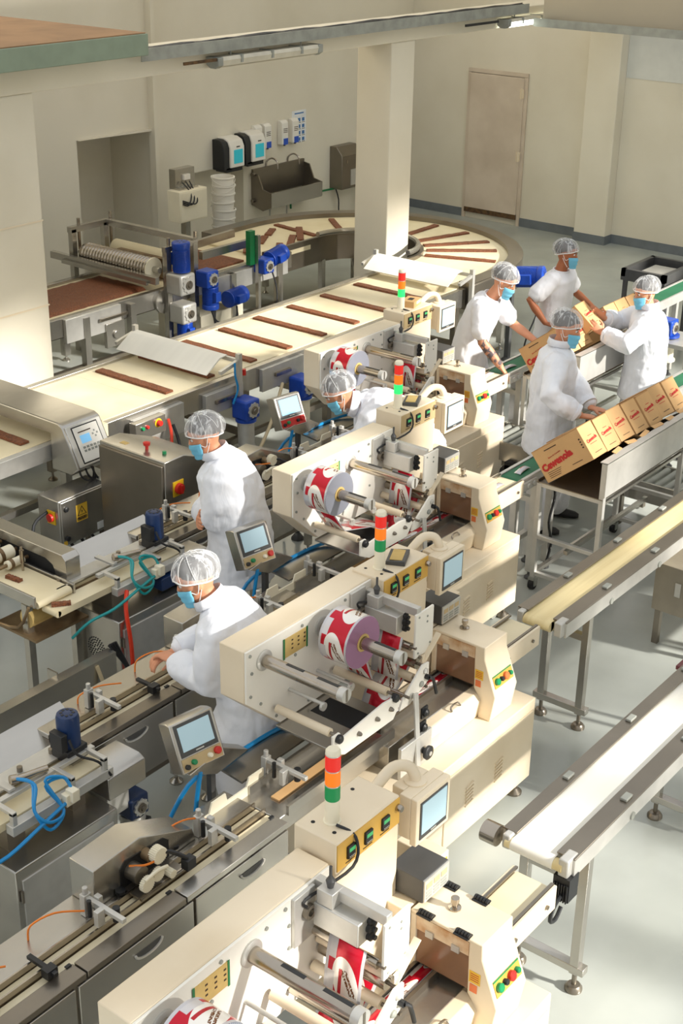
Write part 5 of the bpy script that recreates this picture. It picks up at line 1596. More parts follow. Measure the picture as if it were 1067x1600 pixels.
t = thing('roll_press', 'steel frame with a ribbed pressing roll and blue motors over the brown sheet', 'machine', (0, 0, 0))
pr = [(0.001, 0), (0.10, 0)]
for k in range(22):
    pr += [(0.10, 0.02 + k * 0.042), (0.113, 0.03 + k * 0.042), (0.10, 0.04 + k * 0.042)]
MB().lathe(pr + [(0.10, 0.96), (0.001, 0.96)], (9.56, 9.80, 1.04), 28, (0, 1, 0)).build('ribbed_roll', 'chrome', t)
MB().cyl((9.56, 9.70, 1.04), (9.56, 10.85, 1.04), 0.03).build('roll_shaft', 'steel', t)
MB().cyl((9.56, 9.785, 1.04), (9.56, 9.80, 1.04), 0.115, n=24).build('roll_cheek', 'plastic_w', t)
MB().lathe([(0.12, 0), (0.12, 0.03), (0.06, 0.04), (0.001, 0.04)], (9.60, 9.72, 0.72), 24, (0, -1, 0)).build('drive_disc', 'steel', t)
for x in (9.48, 9.92):
    MB().bar((x, 10.86, 0.0), (x, 10.86, 1.28), 0.06).build('post', 'steel', t)
    MB().cyl((x + 0.09, 10.86, 0.9), (x + 0.09, 10.86, 1.38), 0.018, n=10).build('adjusting_spindle', 'chrome', t)
for x in (9.62, 10.0):
    MB().bar((x, 9.66, 0.0), (x, 9.66, 1.25), 0.06).build('post', 'steel', t)
    MB().cyl((x + 0.07, 9.70, 0.9), (x + 0.07, 9.70, 1.34), 0.018, n=10).build('adjusting_spindle', 'chrome', t)
MB().bar((9.44, 10.86, 1.28), (9.98, 10.86, 1.28), 0.06).bar((9.95, 10.86, 1.28), (10.02, 9.66, 1.26), 0.06).bar((9.58, 9.66, 1.25), (10.04, 9.66, 1.25), 0.05).build('top_beam', 'steel', t)
MB().bar((9.40, 11.1, 1.0), (9.42, 9.60, 0.98), 0.05, 0.07).bar((9.36, 10.9, 0.97), (9.38, 9.7, 0.95), 0.03, 0.04).build('knife_bar', 'steel', t)
MB().lathe([(0.09, 0), (0.09, 0.9), (0.001, 0.9)], (9.98, 9.86, 1.02), 24, (0, 1, 0)).build('cream_roll', 'belt', t)
MB().prism([(9.82, 0.87), (9.84, 1.06), (9.9, 1.06), (9.88, 0.87)], 'y', 9.9, 10.6).build('hopper_plate', 'steel_warm', t)
gearbox(t, (9.68, 9.54, 0.92), 0.105, (0, -1, 0))
gearbox(t, (9.70, 9.54, 0.62), 0.10, (0, -1, 0))
gearmotor(t, (9.70, 9.54, 1.03), (0, 0, 1), 0.30, 0.088, 'blue')
gearmotor(t, (9.72, 9.54, 0.52), (0, 0, -1), 0.26, 0.08, 'blue')
gearbox(t, (10.04, 9.52, 0.90), 0.085, (0, -1, 0), 'blue')
gearmotor(t, (10.08, 9.52, 0.81), (0, 0, -1), 0.24, 0.085, 'blue')
gearmotor(t, (10.36, 9.55, 0.60), (1, 0.1, 0), 0.28, 0.09, 'blue')
gearbox(t, (11.02, 9.62, 0.82), 0.08, (0, -1, 0), 'blue')
gearmotor(t, (11.1, 9.62, 0.86), (1, 0.05, 0.15), 0.26, 0.09, 'blue')
MB().cyl((9.84, 9.45, 0.36), (9.84, 9.45, 0.42), 0.04).build('red_cap', 'redp', t)
MB().box(10.85, 9.66, 0.84, 10.93, 9.72, 1.20).build('green_strip', 'green_pole', t)
MB().bar((10.95, 9.64, 0.3), (10.95, 9.64, 1.15), 0.04).bar((10.3, 9.85, 1.02), (11.2, 9.9, 1.0), 0.05, 0.08).bar((10.3, 10.3, 0.98), (11.4, 10.4, 0.97), 0.05, 0.08).build('guide_beam', 'steel', t)
MB().box(10.1, 9.68, 0.05, 10.75, 10.3, 0.45).build('beige_base', 'plastic_w', t, bevel=0.006)
for k in range(5):
    MB().tube([(10.05 + 0.02 * k, 9.5, 0.6), (10.1, 9.46, 0.45 - 0.03 * k), (10.25 + 0.03 * k, 9.44, 0.40), (10.4, 9.45, 0.38 + 0.03 * k), (10.45, 9.5, 0.52)], 0.009, 6, 4).build('cable', 'black', t)
MB().tube([(11.1, 9.58, 0.76), (11.12, 9.52, 0.5), (11.0, 9.5, 0.2), (10.8, 9.5, 0.03)], 0.009, 6, 4).build('cable', 'black', t)
# ------------------------------------------------------------------ belts on the right
def take_off(y0, y1, x0, x1, mat, label, near, hx):
    t = thing('take_off_conveyor', label, 'conveyor', (0, 0, 0))
    a, b = y0 + 0.085, y1 - 0.065
    MB().box(x0, a, 0.79, x1, b, 0.852).cyl((x0, a, 0.821), (x0, b, 0.821), 0.031, n=18).build('belt', mat, t)
    MB().box(x0 + 0.02, y0, 0.858, x1, a + 0.005, 0.868).box(x0 + 0.02, b - 0.005, 0.858, x1, y1, 0.868).build('rail_cover', 'steel_dark', t, bevel=0.002)
    MB().box(x0 + 0.02, y0, 0.77, x1, y0 + 0.012, 0.86).box(x0 + 0.02, y1 - 0.012, 0.77, x1, y1, 0.86).build('side_beam', 'alu', t)
    x = x0 + 0.55
    while x < x1 - 0.3:
        MB().box(x - 0.03, y0 + 0.02, 0.868, x + 0.03, y0 + 0.055, 0.882).build('rail_clip', 'galv', t, bevel=0.003)
        MB().box(x - 0.05, y1 - 0.05, 0.868, x + 0.01, y1 - 0.018, 0.882).build('rail_clip', 'galv', t, bevel=0.003)
        MB().cyl((x, y0 - 0.008, 0.79), (x, y0, 0.79), 0.02, n=12).build('bolt', 'galv', t)
        x += 0.62
    for x in hx:
        for y in (y0 + 0.03, y1 - 0.03):
            MB().bar((x, y, 0.10), (x, y, 0.77), 0.045).build('leg', 'steel', t, bevel=0.003)
            MB().cyl((x, y, 0.03), (x, y, 0.10), 0.012, n=10).lathe([(0.042, 0), (0.042, 0.014), (0.03, 0.03), (0.012, 0.034)], (x, y, 0), 16).build('levelling_foot', 'steel_dark', t)
        MB().bar((x, y0 - 0.02, 0.13), (x, y1 + 0.02, 0.13), 0.05, 0.04).build('foot_bar', 'steel', t, bevel=0.003)
        MB().bar((x, y0 + 0.03, 0.62), (x, y1 - 0.03, 0.62), 0.04).build('brace', 'steel', t)
    MB().box(x0 - 0.02, y0 + 0.01, 0.78, x0 + 0.07, y0 + 0.06, 0.872).build('end_bracket', 'alu', t, bevel=0.008)
    MB().box(x0 - 0.02, y1 - 0.06, 0.79, x0 + 0.05, y1 - 0.02, 0.865).build('end_bracket', 'alu', t, bevel=0.008)
    if near:
        MB().cyl((x0 - 0.01, y1 + 0.0, 0.835), (x0 - 0.01, y1 + 0.075, 0.835), 0.05, n=24).build('drum_cap', 'chrome', t)
        MB().cyl((x0, a, 0.821), (x0, a - 0.045, 0.821), 0.028).cyl((x0, b, 0.821), (x0, b + 0.03, 0.821), 0.028).build('belt_drum', 'belt_y', t)
        m = MB().box(x0 - 0.02, y0 - 0.005, 0.66, x0 + 0.06, y0 + 0.075, 0.78)
        for k in range(6):
            m.box(x0 - 0.03, y0 + k * 0.012, 0.66, x0 + 0.07, y0 + 0.006 + k * 0.012, 0.75)
        m.build('black_motor', 'black', t)
        MB().tube([(x0 - 0.02, y0 + 0.03, 0.69), (x0 - 0.10, y0 + 0.02, 0.68), (x0 - 0.12, y0 + 0.02, 0.62), (x0 - 0.07, y0 + 0.02, 0.60), (x0 - 0.03, y0 + 0.02, 0.64)], 0.010, 8, 4).build('motor_cable', 'black', t)
    return t


take_off(2.13, 2.49, 4.40, 9.4, 'belt_w', 'take-off conveyor with a white belt and chrome drum cap at the lower right', True, (4.60, 6.02, 8.0))
take_off(3.19, 3.51, 6.18, 10.5, 'belt_y', 'take-off conveyor with a worn yellow belt, crossing the middle right', False, (6.52, 8.6))


def packing_belt(x0, x1, y0, y1, label, xs):
    t = thing('packing_conveyor', label, 'conveyor', (0, 0, 0))
    MB().box(x0, y0 + 0.03, 0.79, x1, y1 - 0.03, 0.845).cyl((x0, y0 + 0.03, 0.8175), (x0, y1 - 0.03, 0.8175), 0.0275, n=14).build('green_belt', 'belt_g', t)
    MB().box(x0, y0, 0.76, x1, y0 + 0.025, 0.852).box(x0, y1 - 0.025, 0.76, x1, y1, 0.852).build('side_beam', 'alu', t, bevel=0.003)
    for x in xs:
        for y in (y0 + 0.02, y1 - 0.02):
            MB().bar((x, y, 0.06), (x, y, 0.77), 0.05).build('leg', 'alu', t)
            MB().bar((x + 0.22, y, 0.06), (x + 0.22, y, 0.77), 0.05).build('leg', 'alu', t)
            MB().lathe([(0.035, 0), (0.035, 0.012), (0.014, 0.03), (0.014, 0.06)], (x, y, 0), 12).build('levelling_foot', 'darkgrey', t)
            MB().lathe([(0.035, 0), (0.035, 0.012), (0.014, 0.03), (0.014, 0.06)], (x + 0.22, y, 0), 12).build('levelling_foot', 'darkgrey', t)
        MB().bar((x, y0 + 0.02, 0.25), (x + 0.22, y0 + 0.02, 0.25), 0.04).bar((x, y1 - 0.02, 0.25), (x + 0.22, y1 - 0.02, 0.25), 0.04).bar((x, y0, 0.62), (x, y1, 0.62), 0.04).build('brace', 'alu', t)
    MB().box(x0 - 0.01, y0 - 0.02, 0.77, x0 + 0.16, y0, 0.83).cyl((x0 + 0.05, y0 - 0.03, 0.80), (x0 + 0.05, y0, 0.80), 0.02).cyl((x0 + 0.12, y0 - 0.03, 0.80), (x0 + 0.12, y0, 0.80), 0.02).build('belt_tensioner', 'alu', t, bevel=0.002)
    MB().tube([(x0 + 0.4, y0 - 0.01, 0.76), (x0 + 0.42, y0 - 0.03, 0.6), (x0 + 0.38, y0 - 0.02, 0.4), (x0 + 0.44, y0 - 0.02, 0.2), (x0 + 0.4, y0, 0.02)], 0.010, 7, 4).build('cable', 'black', t)
    return t


packing_belt(7.80, 11.6, 4.45, 4.65, 'green packing belt passing between the third machine and the front trolley', (8.02, 10.6))
pk = packing_belt(9.64, 13.8, 5.71, 5.93, 'green packing belt farthest back, where the tattooed worker sorts bars', (9.86, 12.6))
# drive unit of the far belt at the right edge
gearbox(pk, (12.45, 5.62, 0.62), 0.08, (0, -1, 0), 'blue')
MB().lathe([(0.09, 0), (0.09, 0.02), (0.07, 0.03), (0.07, 0.24), (0.02, 0.25)], (12.45, 5.60, 0.28), 18).build('motor_body', 'plastic_w', pk)
MB().lathe([(0.11, 0), (0.11, 0.02)], (12.45, 5.60, 0.53), 18).build('motor_flange', 'blue', pk)
MB().box(12.3, 5.3, 0.22, 12.9, 5.34, 0.25).bar((12.3, 5.32, 0.03), (12.3, 5.32, 0.5), 0.04).bar((12.62, 5.32, 0.03), (12.62, 5.32, 0.5), 0.04).box(12.25, 5.3, 0.48, 12.7, 5.6, 0.52).build('motor_stand', 'alu', pk)
tb = thing('tray_frame', 'dark framed shallow tray standing behind the head of the worker at the right edge', 'tray', (13.1, 6.0, 0))
MB().box(0, 0, 0.80, 0.7, 0.5, 0.84).box(0, 0, 0.84, 0.7, 0.05, 0.92).box(0, 0.45, 0.84, 0.7, 0.5, 0.92).box(0, 0, 0.84, 0.05, 0.5, 0.92).box(0.65, 0, 0.84, 0.7, 0.5, 0.92).build('frame', 'darkgrey', tb)
MB().box(0.15, 0.12, 0.84, 0.55, 0.38, 0.87).build('steel_insert', 'alu', tb, bevel=0.004)
for x in (0.04, 0.66):
    for y in (0.04, 0.46):
        MB().bar((x, y, 0), (x, y, 0.8), 0.04).build('leg', 'darkgrey', tb)

# low roller track running under the packing belts
t = thing('roller_conveyor', 'low steel roller conveyor running across the hall under the packing belts', 'conveyor', (9.24, 3.0, 0))
MB().box(0, 0, 0.26, 0.02, 2.95, 0.42).box(0.40, 0, 0.26, 0.42, 2.95, 0.42).build('side_beam', 'steel', t)
for k in range(38):
    MB().cyl((0.02, 0.05 + k * 0.077, 0.39), (0.40, 0.05 + k * 0.077, 0.39), 0.028, n=10).build('roller', 'galv', t)
for y in (0.25, 1.4, 2.7):
    for x in (0.01, 0.41):
        MB().bar((x, y, 0.02), (x, y, 0.28), 0.045).build('leg', 'steel_dark', t)
for y in (0.6, 2.4):
    MB().cyl((-0.05, y, 0.18), (-0.02, y, 0.18), 0.075, n=18).box(-0.05, y - 0.03, 0.16, 0.0, y + 0.03, 0.28).build('wheel', 'rubber', t)

# grey cabinet under the yellow belt
t = thing('floor_cabinet', 'grey metal cabinet standing under the yellow belt at the right edge', 'cabinet', (7.72, 2.75, 0))
MB().box(0, 0, 0.26, 0.7, 0.62, 0.60).build('body', paint('warm_grey_enamel', rgb(150, 142, 126), 0.5), t, bevel=0.004)
MB().box(-0.008, 0.43, 0.40, 0.0, 0.47, 0.50).build('latch', 'alu', t, bevel=0.003)
for x in (0.04, 0.66):
    for y in (0.04, 0.58):
        MB().bar((x, y, 0), (x, y, 0.27), 0.04).build('leg', 'steel_dark', t)

t = thing('red_board', 'dark red board on a small stand at the right edge between the two belts', 'board', (6.60, 2.69, 0))
MB().box(0, -0.17, 0.575, 0.35, 0.0, 0.60).build('board', paint('dark_red_laminate', rgb(112, 52, 56), 0.4), t, bevel=0.003)
MB().box(0.15, -0.14, 0.54, 0.3, -0.03, 0.575).build('support', 'alu', t)
for x, y in ((0.18, -0.11), (0.27, -0.06)):
    MB().bar((x, y, 0), (x, y, 0.54), 0.03).build('leg', 'alu', t)

# ------------------------------------------------------------------ trolleys with cartons
def trolley(ox, oy, label):
    t = thing('packing_trolley', label, 'trolley', (ox, oy, 0), 0, 'steel packing trolleys')
    for x in (0.02, 1.24):
        MB().bar((x, 0.0, 0.10), (x, 0.0, 1.10), 0.036).build('front_post', 'alu', t, bevel=0.002)
        MB().bar((x, 0.48, 0.10), (x, 0.48, 0.83), 0.036).build('rear_post', 'alu', t, bevel=0.002)
        MB().bar((x, 0, 0.82), (x, 0.48, 0.82), 0.03).bar((x, 0, 0.42), (x, 0.48, 0.42), 0.03).bar((x, 0, 0.13), (x, 0.48, 0.13), 0.03).build('side_bar', 'alu', t, bevel=0.002)
    MB().bar((0.02, 0.24, 0.36), (1.24, 0.24, 0.36), 0.03).bar((0.02, 0.48, 0.13), (1.24, 0.48, 0.13), 0.03).bar((0.02, 0.0, 0.80), (1.24, 0.0, 0.80), 0.02).build('long_bar', 'steel', t)
    MB().box(0, -0.012, 0.835, 1.27, 0.5, 0.842).box(0, 0.485, 0.842, 1.27, 0.492, 0.86).build('tray', 'steel_dark', t)
    MB().box(0, -0.026, 0.86, 1.30, -0.018, 1.11).box(0, -0.026, 1.105, 1.30, 0.03, 1.112).build('front_panel', 'alu', t)
    MB().prism([(-0.02, 0.85), (-0.02, 1.105), (0.06, 1.10), (0.40, 0.855)], 'x', 1.22, 1.226).build('slope_rib', 'steel_dark', t)
    for x in (0.02, 1.24):
        for y in (0, 0.48):
            c = MB().box(x - 0.025, y - 0.02, 0.075, x + 0.025, y + 0.02, 0.10).box(x - 0.02, y - 0.028, 0.03, x + 0.02, y - 0.02, 0.09).box(x - 0.02, y + 0.02, 0.03, x + 0.02, y + 0.028, 0.09).build('castor', 'galv', t)
            MB().cyl((x, y - 0.018, 0.04), (x, y + 0.018, 0.04), 0.04, n=18).build('wheel', 'rubber', c)
    return t


trolley(7.87, 3.885, 'steel trolley in front with seven tilted cartons, beside the yellow belt')
trolley(9.74, 5.14, 'steel trolley behind with cartons, between the two workers at the back right')


def carton(first):
    """local: x width .178, y length .42 (end face at -y), z height .228"""
    wx, ly, hz = 0.096, 0.21, 0.12
    t = thing('carton', 'x', 'box')
    MB().box(-wx, -ly, -hz, wx, ly, hz).build('carton_body', 'card', t, bevel=0.0025)
    MB().box(-wx - 0.0006, -ly - 0.0004, hz - 0.004, wx + 0.0006, ly, hz + 0.0008).build('lid_edge', 'card_edge', t)
    MB().box(-wx, -ly - 0.0006, -0.001, wx, -ly, 0.0005).build('tape_seam', 'card_edge', t)
    mtx = basis((0, -ly - 0.001, 0.008), (1, 0, 0), (0, 0, 1))
    text('Cewenola', 0.034, 'ink_red', t, mtx @ Matrix.Rotation(0.10, 4, 'Z'), 'logo_lettering', bold=0.0014)
    for k, (w_, z) in enumerate(((0.05, 0.036), (0.09, -0.022))):
        MB().box(-w_ / 2, -ly - 0.0012, z, w_ / 2, -ly - 0.0004, z + 0.0035).build('small_print', 'ink_red', t)
    MB().box(-0.04, -ly - 0.0012, -0.088, 0.05, -ly - 0.0004, -0.084).build('small_print', 'ink_black', t)
    if first:
        # printed long side, facing -x
        m2 = basis((-wx - 0.0010, 0.055, -0.012), (0, -1, 0), (0, 0, 1))
        text('Cewenola', 0.068, 'ink_red', t, m2 @ Matrix.Rotation(0.09, 4, 'Z'), 'logo_lettering', bold=0.0042, sx=1.0)
        text('Barra de Cereales', 0.016, 'ink_red', t, basis((-wx - 0.001, 0.05, 0.036), (0, -1, 0), (0, 0, 1)) @ Matrix.Rotation(0.09, 4, 'Z'), 'tagline_lettering')
        MB().box(-wx - 0.001, 0.0, 0.085, -wx, 0.11, 0.092).build('small_print', 'ink_black', t)
        MB().box(-wx - 0.001, -0.13, -0.088, -wx, -0.04, -0.083).build('small_print', 'ink_black', t)
        for k in range(4):
            MB().box(-wx - 0.001, 0.05 + 0.008 * k, -0.062 - 0.013 * k, -wx, 0.17, -0.058 - 0.013 * k).build('small_print', 'ink_black', t)
        for k in range(4):
            MB().box(-wx - 0.001, -0.188, -0.02 + 0.02 * k, -wx, -0.176, -0.009 + 0.02 * k).build('handling_mark', 'ink_black', t)
    return t


TILT = math.atan2(0.26, 0.33)
A0 = carton(True)
A1 = carton(False)
A1.location = (0, 0, -5)
rnd = random.Random(5)


def place(o, x, y, z, tilt, yaw, label, group):
    o.location = (x, y, z)
    o.rotation_euler = (-tilt, 0, yaw)
    o['label'], o['category'], o['group'] = label, 'box', group
    return o


cc = Vector((7.88 + 0.096, 4.21, 1.070))
for i in range(7):
    o = A0 if i == 0 else (A1 if i == 1 else dup(A1))
    lab = 'brown carton with a large red logo on its long side, first in the front trolley' if i == 0 else 'brown carton leaning in the front trolley, %s from the left end%s' % (ORD[i], ', at the picture edge' if i == 6 else '')
    place(o, cc.x + 0.2055 * i, cc.y + rnd.uniform(-0.006, 0.006), cc.z + rnd.uniform(-0.004, 0.004), TILT + rnd.uniform(-0.02, 0.02), rnd.uniform(-0.02, 0.02), lab, 'cartons in the front trolley')
rows = {0: 'brown carton at the left end of the rear trolley, half behind the bending worker', 1: 'brown carton second from the left in the rear trolley, behind a worker',
        4: 'brown carton in the rear trolley just right of the lifted carton', 5: 'brown carton in the rear trolley, second right of the lifted carton', 6: 'brown carton in the rear trolley, third right of the lifted carton'}
for i in rows:
    o = dup(A0) if i == 0 else dup(A1)
    place(o, 9.75 + 0.096 + 0.2 * i, 5.465, 1.072, TILT + rnd.uniform(-0.02, 0.02), rnd.uniform(-0.02, 0.02), rows[i], 'cartons in the rear trolley')
o = dup(A1)
place(o, 10.19, 5.45, 1.16, TILT + 0.22, 0.08, 'brown carton held up by the worker at the right with both hands', 'cartons in the rear trolley')
# loose brown flaps under the front cartons
for i in range(6):
    o = MB().obox((0, 0, 0), (0.06, 0, 0), (0, 0.016, 0.0), (0, 0, 0.002)).build('cardboard_flap', 'card')
    o.location = (8.12 + 0.2 * i, 3.925, 1.116 + 0.003 * (i % 2))
    o.rotation_euler = (0.25, 0.10 * math.sin(i * 2), 0.12 * math.cos(i * 3))
    tag(o, 'loose cardboard flap under the cartons on the front trolley edge, %s from the left' % ORD[i], 'cardboard', 'loose flaps on the trolley edge')


# ------------------------------------------------------------------ wrapped bars on belts
def packet():
    o = MB().loft([((-0.075, 0, 0.004), (0, 0.026, 0), (0, 0, 0.001)), ((-0.062, 0, 0.008), (0, 0.024, 0), (0, 0, 0.007)), ((-0.03, 0, 0.011), (0, 0.023, 0), (0, 0, 0.010)), ((0.03, 0, 0.011), (0, 0.023, 0), (0, 0, 0.010)), ((0.062, 0, 0.008), (0, 0.024, 0), (0, 0, 0.007)), ((0.075, 0, 0.004), (0, 0.026, 0), (0, 0, 0.001))], 14).build('wrapped_bar', 'film')
    uv = o.data.uv_layers.new(name='UVMap')
    for p in o.data.polygons:
        for li in p.loop_indices:
            v = o.data.vertices[o.data.loops[li].vertex_index].co
            uv.data[li].uv = (v.x * 6, v.y * 8)
    return o


P0 = packet()
spots = [(9.30, 5.80, 0.847, 'silver and red wrapped bar on the cream outfeed of the farthest machine'), (9.50, 5.83, 0.847, 'wrapped bar at the end of the cream outfeed of the farthest machine'), (9.80, 5.81, 0.847, 'wrapped bar on the green belt just before the tattooed hand'),
         (7.58, 4.53, 0.847, 'wrapped bar on the cream outfeed of the third machine'), (7.95, 4.55, 0.847, 'wrapped bar on the green belt left of the front cartons'), (8.3, 4.56, 0.847, 'wrapped bar on the green belt behind the front cartons')]
for i, (x, y, z, l) in enumerate(spots):
    o = P0 if i == 0 else dup(P0)
    o.location = (x, y, z)
    o.rotation_euler = (0, 0, 0.12 * math.sin(i * 2.2))
    tag(o, l, 'wrapped bar', 'wrapped bars on the packing belts')
# ------------------------------------------------------------------ people
def xf(mb, m, dst):
    n = MB()
    n.v = [tuple(m @ Vector(p)) for p in mb.v]
    n.f = mb.f
    return dst.add(n.v, n.f)


def limb(mb, pts, n=14):
    """tapered limb through (point, radius), rounded ends"""
    P_ = [Vector(p) for p, r in pts]
    R_ = [r for p, r in pts]
    d0 = (P_[0] - P_[1]).normalized()
    d1 = (P_[-1] - P_[-2]).normalized()
    rings = []
    seq = [(P_[0] + d0 * R_[0] * 0.7, R_[0] * 0.55)] + list(zip(P_, R_)) + [(P_[-1] + d1 * R_[-1] * 0.7, R_[-1] * 0.55)]
    x = None
    for i, (p, r) in enumerate(seq):
        d = (seq[min(i + 1, len(seq) - 1)][0] - seq[max(i - 1, 0)][0]).normalized()
        if x is None:
            x, _ = frame(d)
        x = (x - d * x.dot(d)).normalized()
        rings.append((p, x * r, d.cross(x) * r))
    return mb.loft(rings, n)


def ik(a, t, l1, l2, hint):
    a, t, hint = Vector(a), Vector(t), Vector(hint)
    d = t - a
    L = min(d.length, (l1 + l2) * 0.985)
    dn = d.normalized()
    t = a + dn * L
    c = (l1 * l1 + L * L - l2 * l2) / (2 * L)
    h = math.sqrt(max(l1 * l1 - c * c, 1e-6))
    n = (hint - dn * hint.dot(dn)).normalized()
    return a + dn * c + n * h, t


def hand(mb, w, d, nrm, curl, side, s=1.0):
    """palm and five fingers; d points along the hand, nrm is the palm side"""
    w, d, nrm = Vector(w), Vector(d).normalized(), Vector(nrm).normalized()
    nrm = (nrm - d * nrm.dot(d)).normalized()
    sx = d.cross(nrm) * side                       # towards the thumb
    rings = []
    for t_, wd, th in ((-0.02, 0.024, 0.019), (0.01, 0.030, 0.018), (0.05, 0.041, 0.016), (0.085, 0.041, 0.013), (0.097, 0.036, 0.010)):
        rings.append((w + d * t_ * s, sx * wd * s, nrm * th * s))
    mb.loft(rings, 14)
    for k, (off, ln) in enumerate(((0.031, 0.072), (0.010, 0.080), (-0.011, 0.074), (-0.031, 0.058))):
        p = w + d * 0.085 * s + sx * off * s
        a = 0.12
        pts = [(p, 0.0098 * s)]
        for j, f in enumerate((0.45, 0.32, 0.23)):
            a += curl * (0.75 if j else 0.6)
            dd = (d * math.cos(a) + nrm * math.sin(a) + sx * off * 1.6).normalized()
            p = p + dd * ln * f * s
            pts.append((p, (0.0095 - 0.0009 * j) * s))
        limb(mb, pts, 10)
    p = w + d * 0.025 * s + sx * 0.026 * s
    q = p + (d * 0.5 + sx * 0.8 + nrm * 0.25).normalized() * 0.038 * s
    r = q + (d * 0.85 + sx * 0.25 + nrm * (0.3 + 0.3 * curl)).normalized() * 0.032 * s
    limb(mb, [(p, 0.0135 * s), (q, 0.0115 * s), (r, 0.0095 * s), (r + (d * 0.9 + nrm * 0.4).normalized() * 0.022 * s, 0.0085 * s)], 10)


HEADR = [(-0.122, 0.018, 0.016, 0.052), (-0.112, 0.042, 0.036, 0.040), (-0.085, 0.066, 0.054, 0.024), (-0.05, 0.080, 0.064, 0.012), (-0.01, 0.090, 0.071, 0.004), (0.03, 0.096, 0.076, 0.0),
         (0.065, 0.092, 0.074, -0.004), (0.092, 0.074, 0.060, -0.010), (0.11, 0.046, 0.038, -0.014), (0.117, 0.012, 0.010, -0.016)]


def head_r(z):
    for a, b in zip(HEADR[:-1], HEADR[1:]):
        if a[0] <= z <= b[0]:
            k = (z - a[0]) / (b[0] - a[0])
            return [a[i] * (1 - k) + b[i] * k for i in (1, 2, 3)]
    return list(HEADR[0][1:]) if z < HEADR[0][0] else list(HEADR[-1][1:])


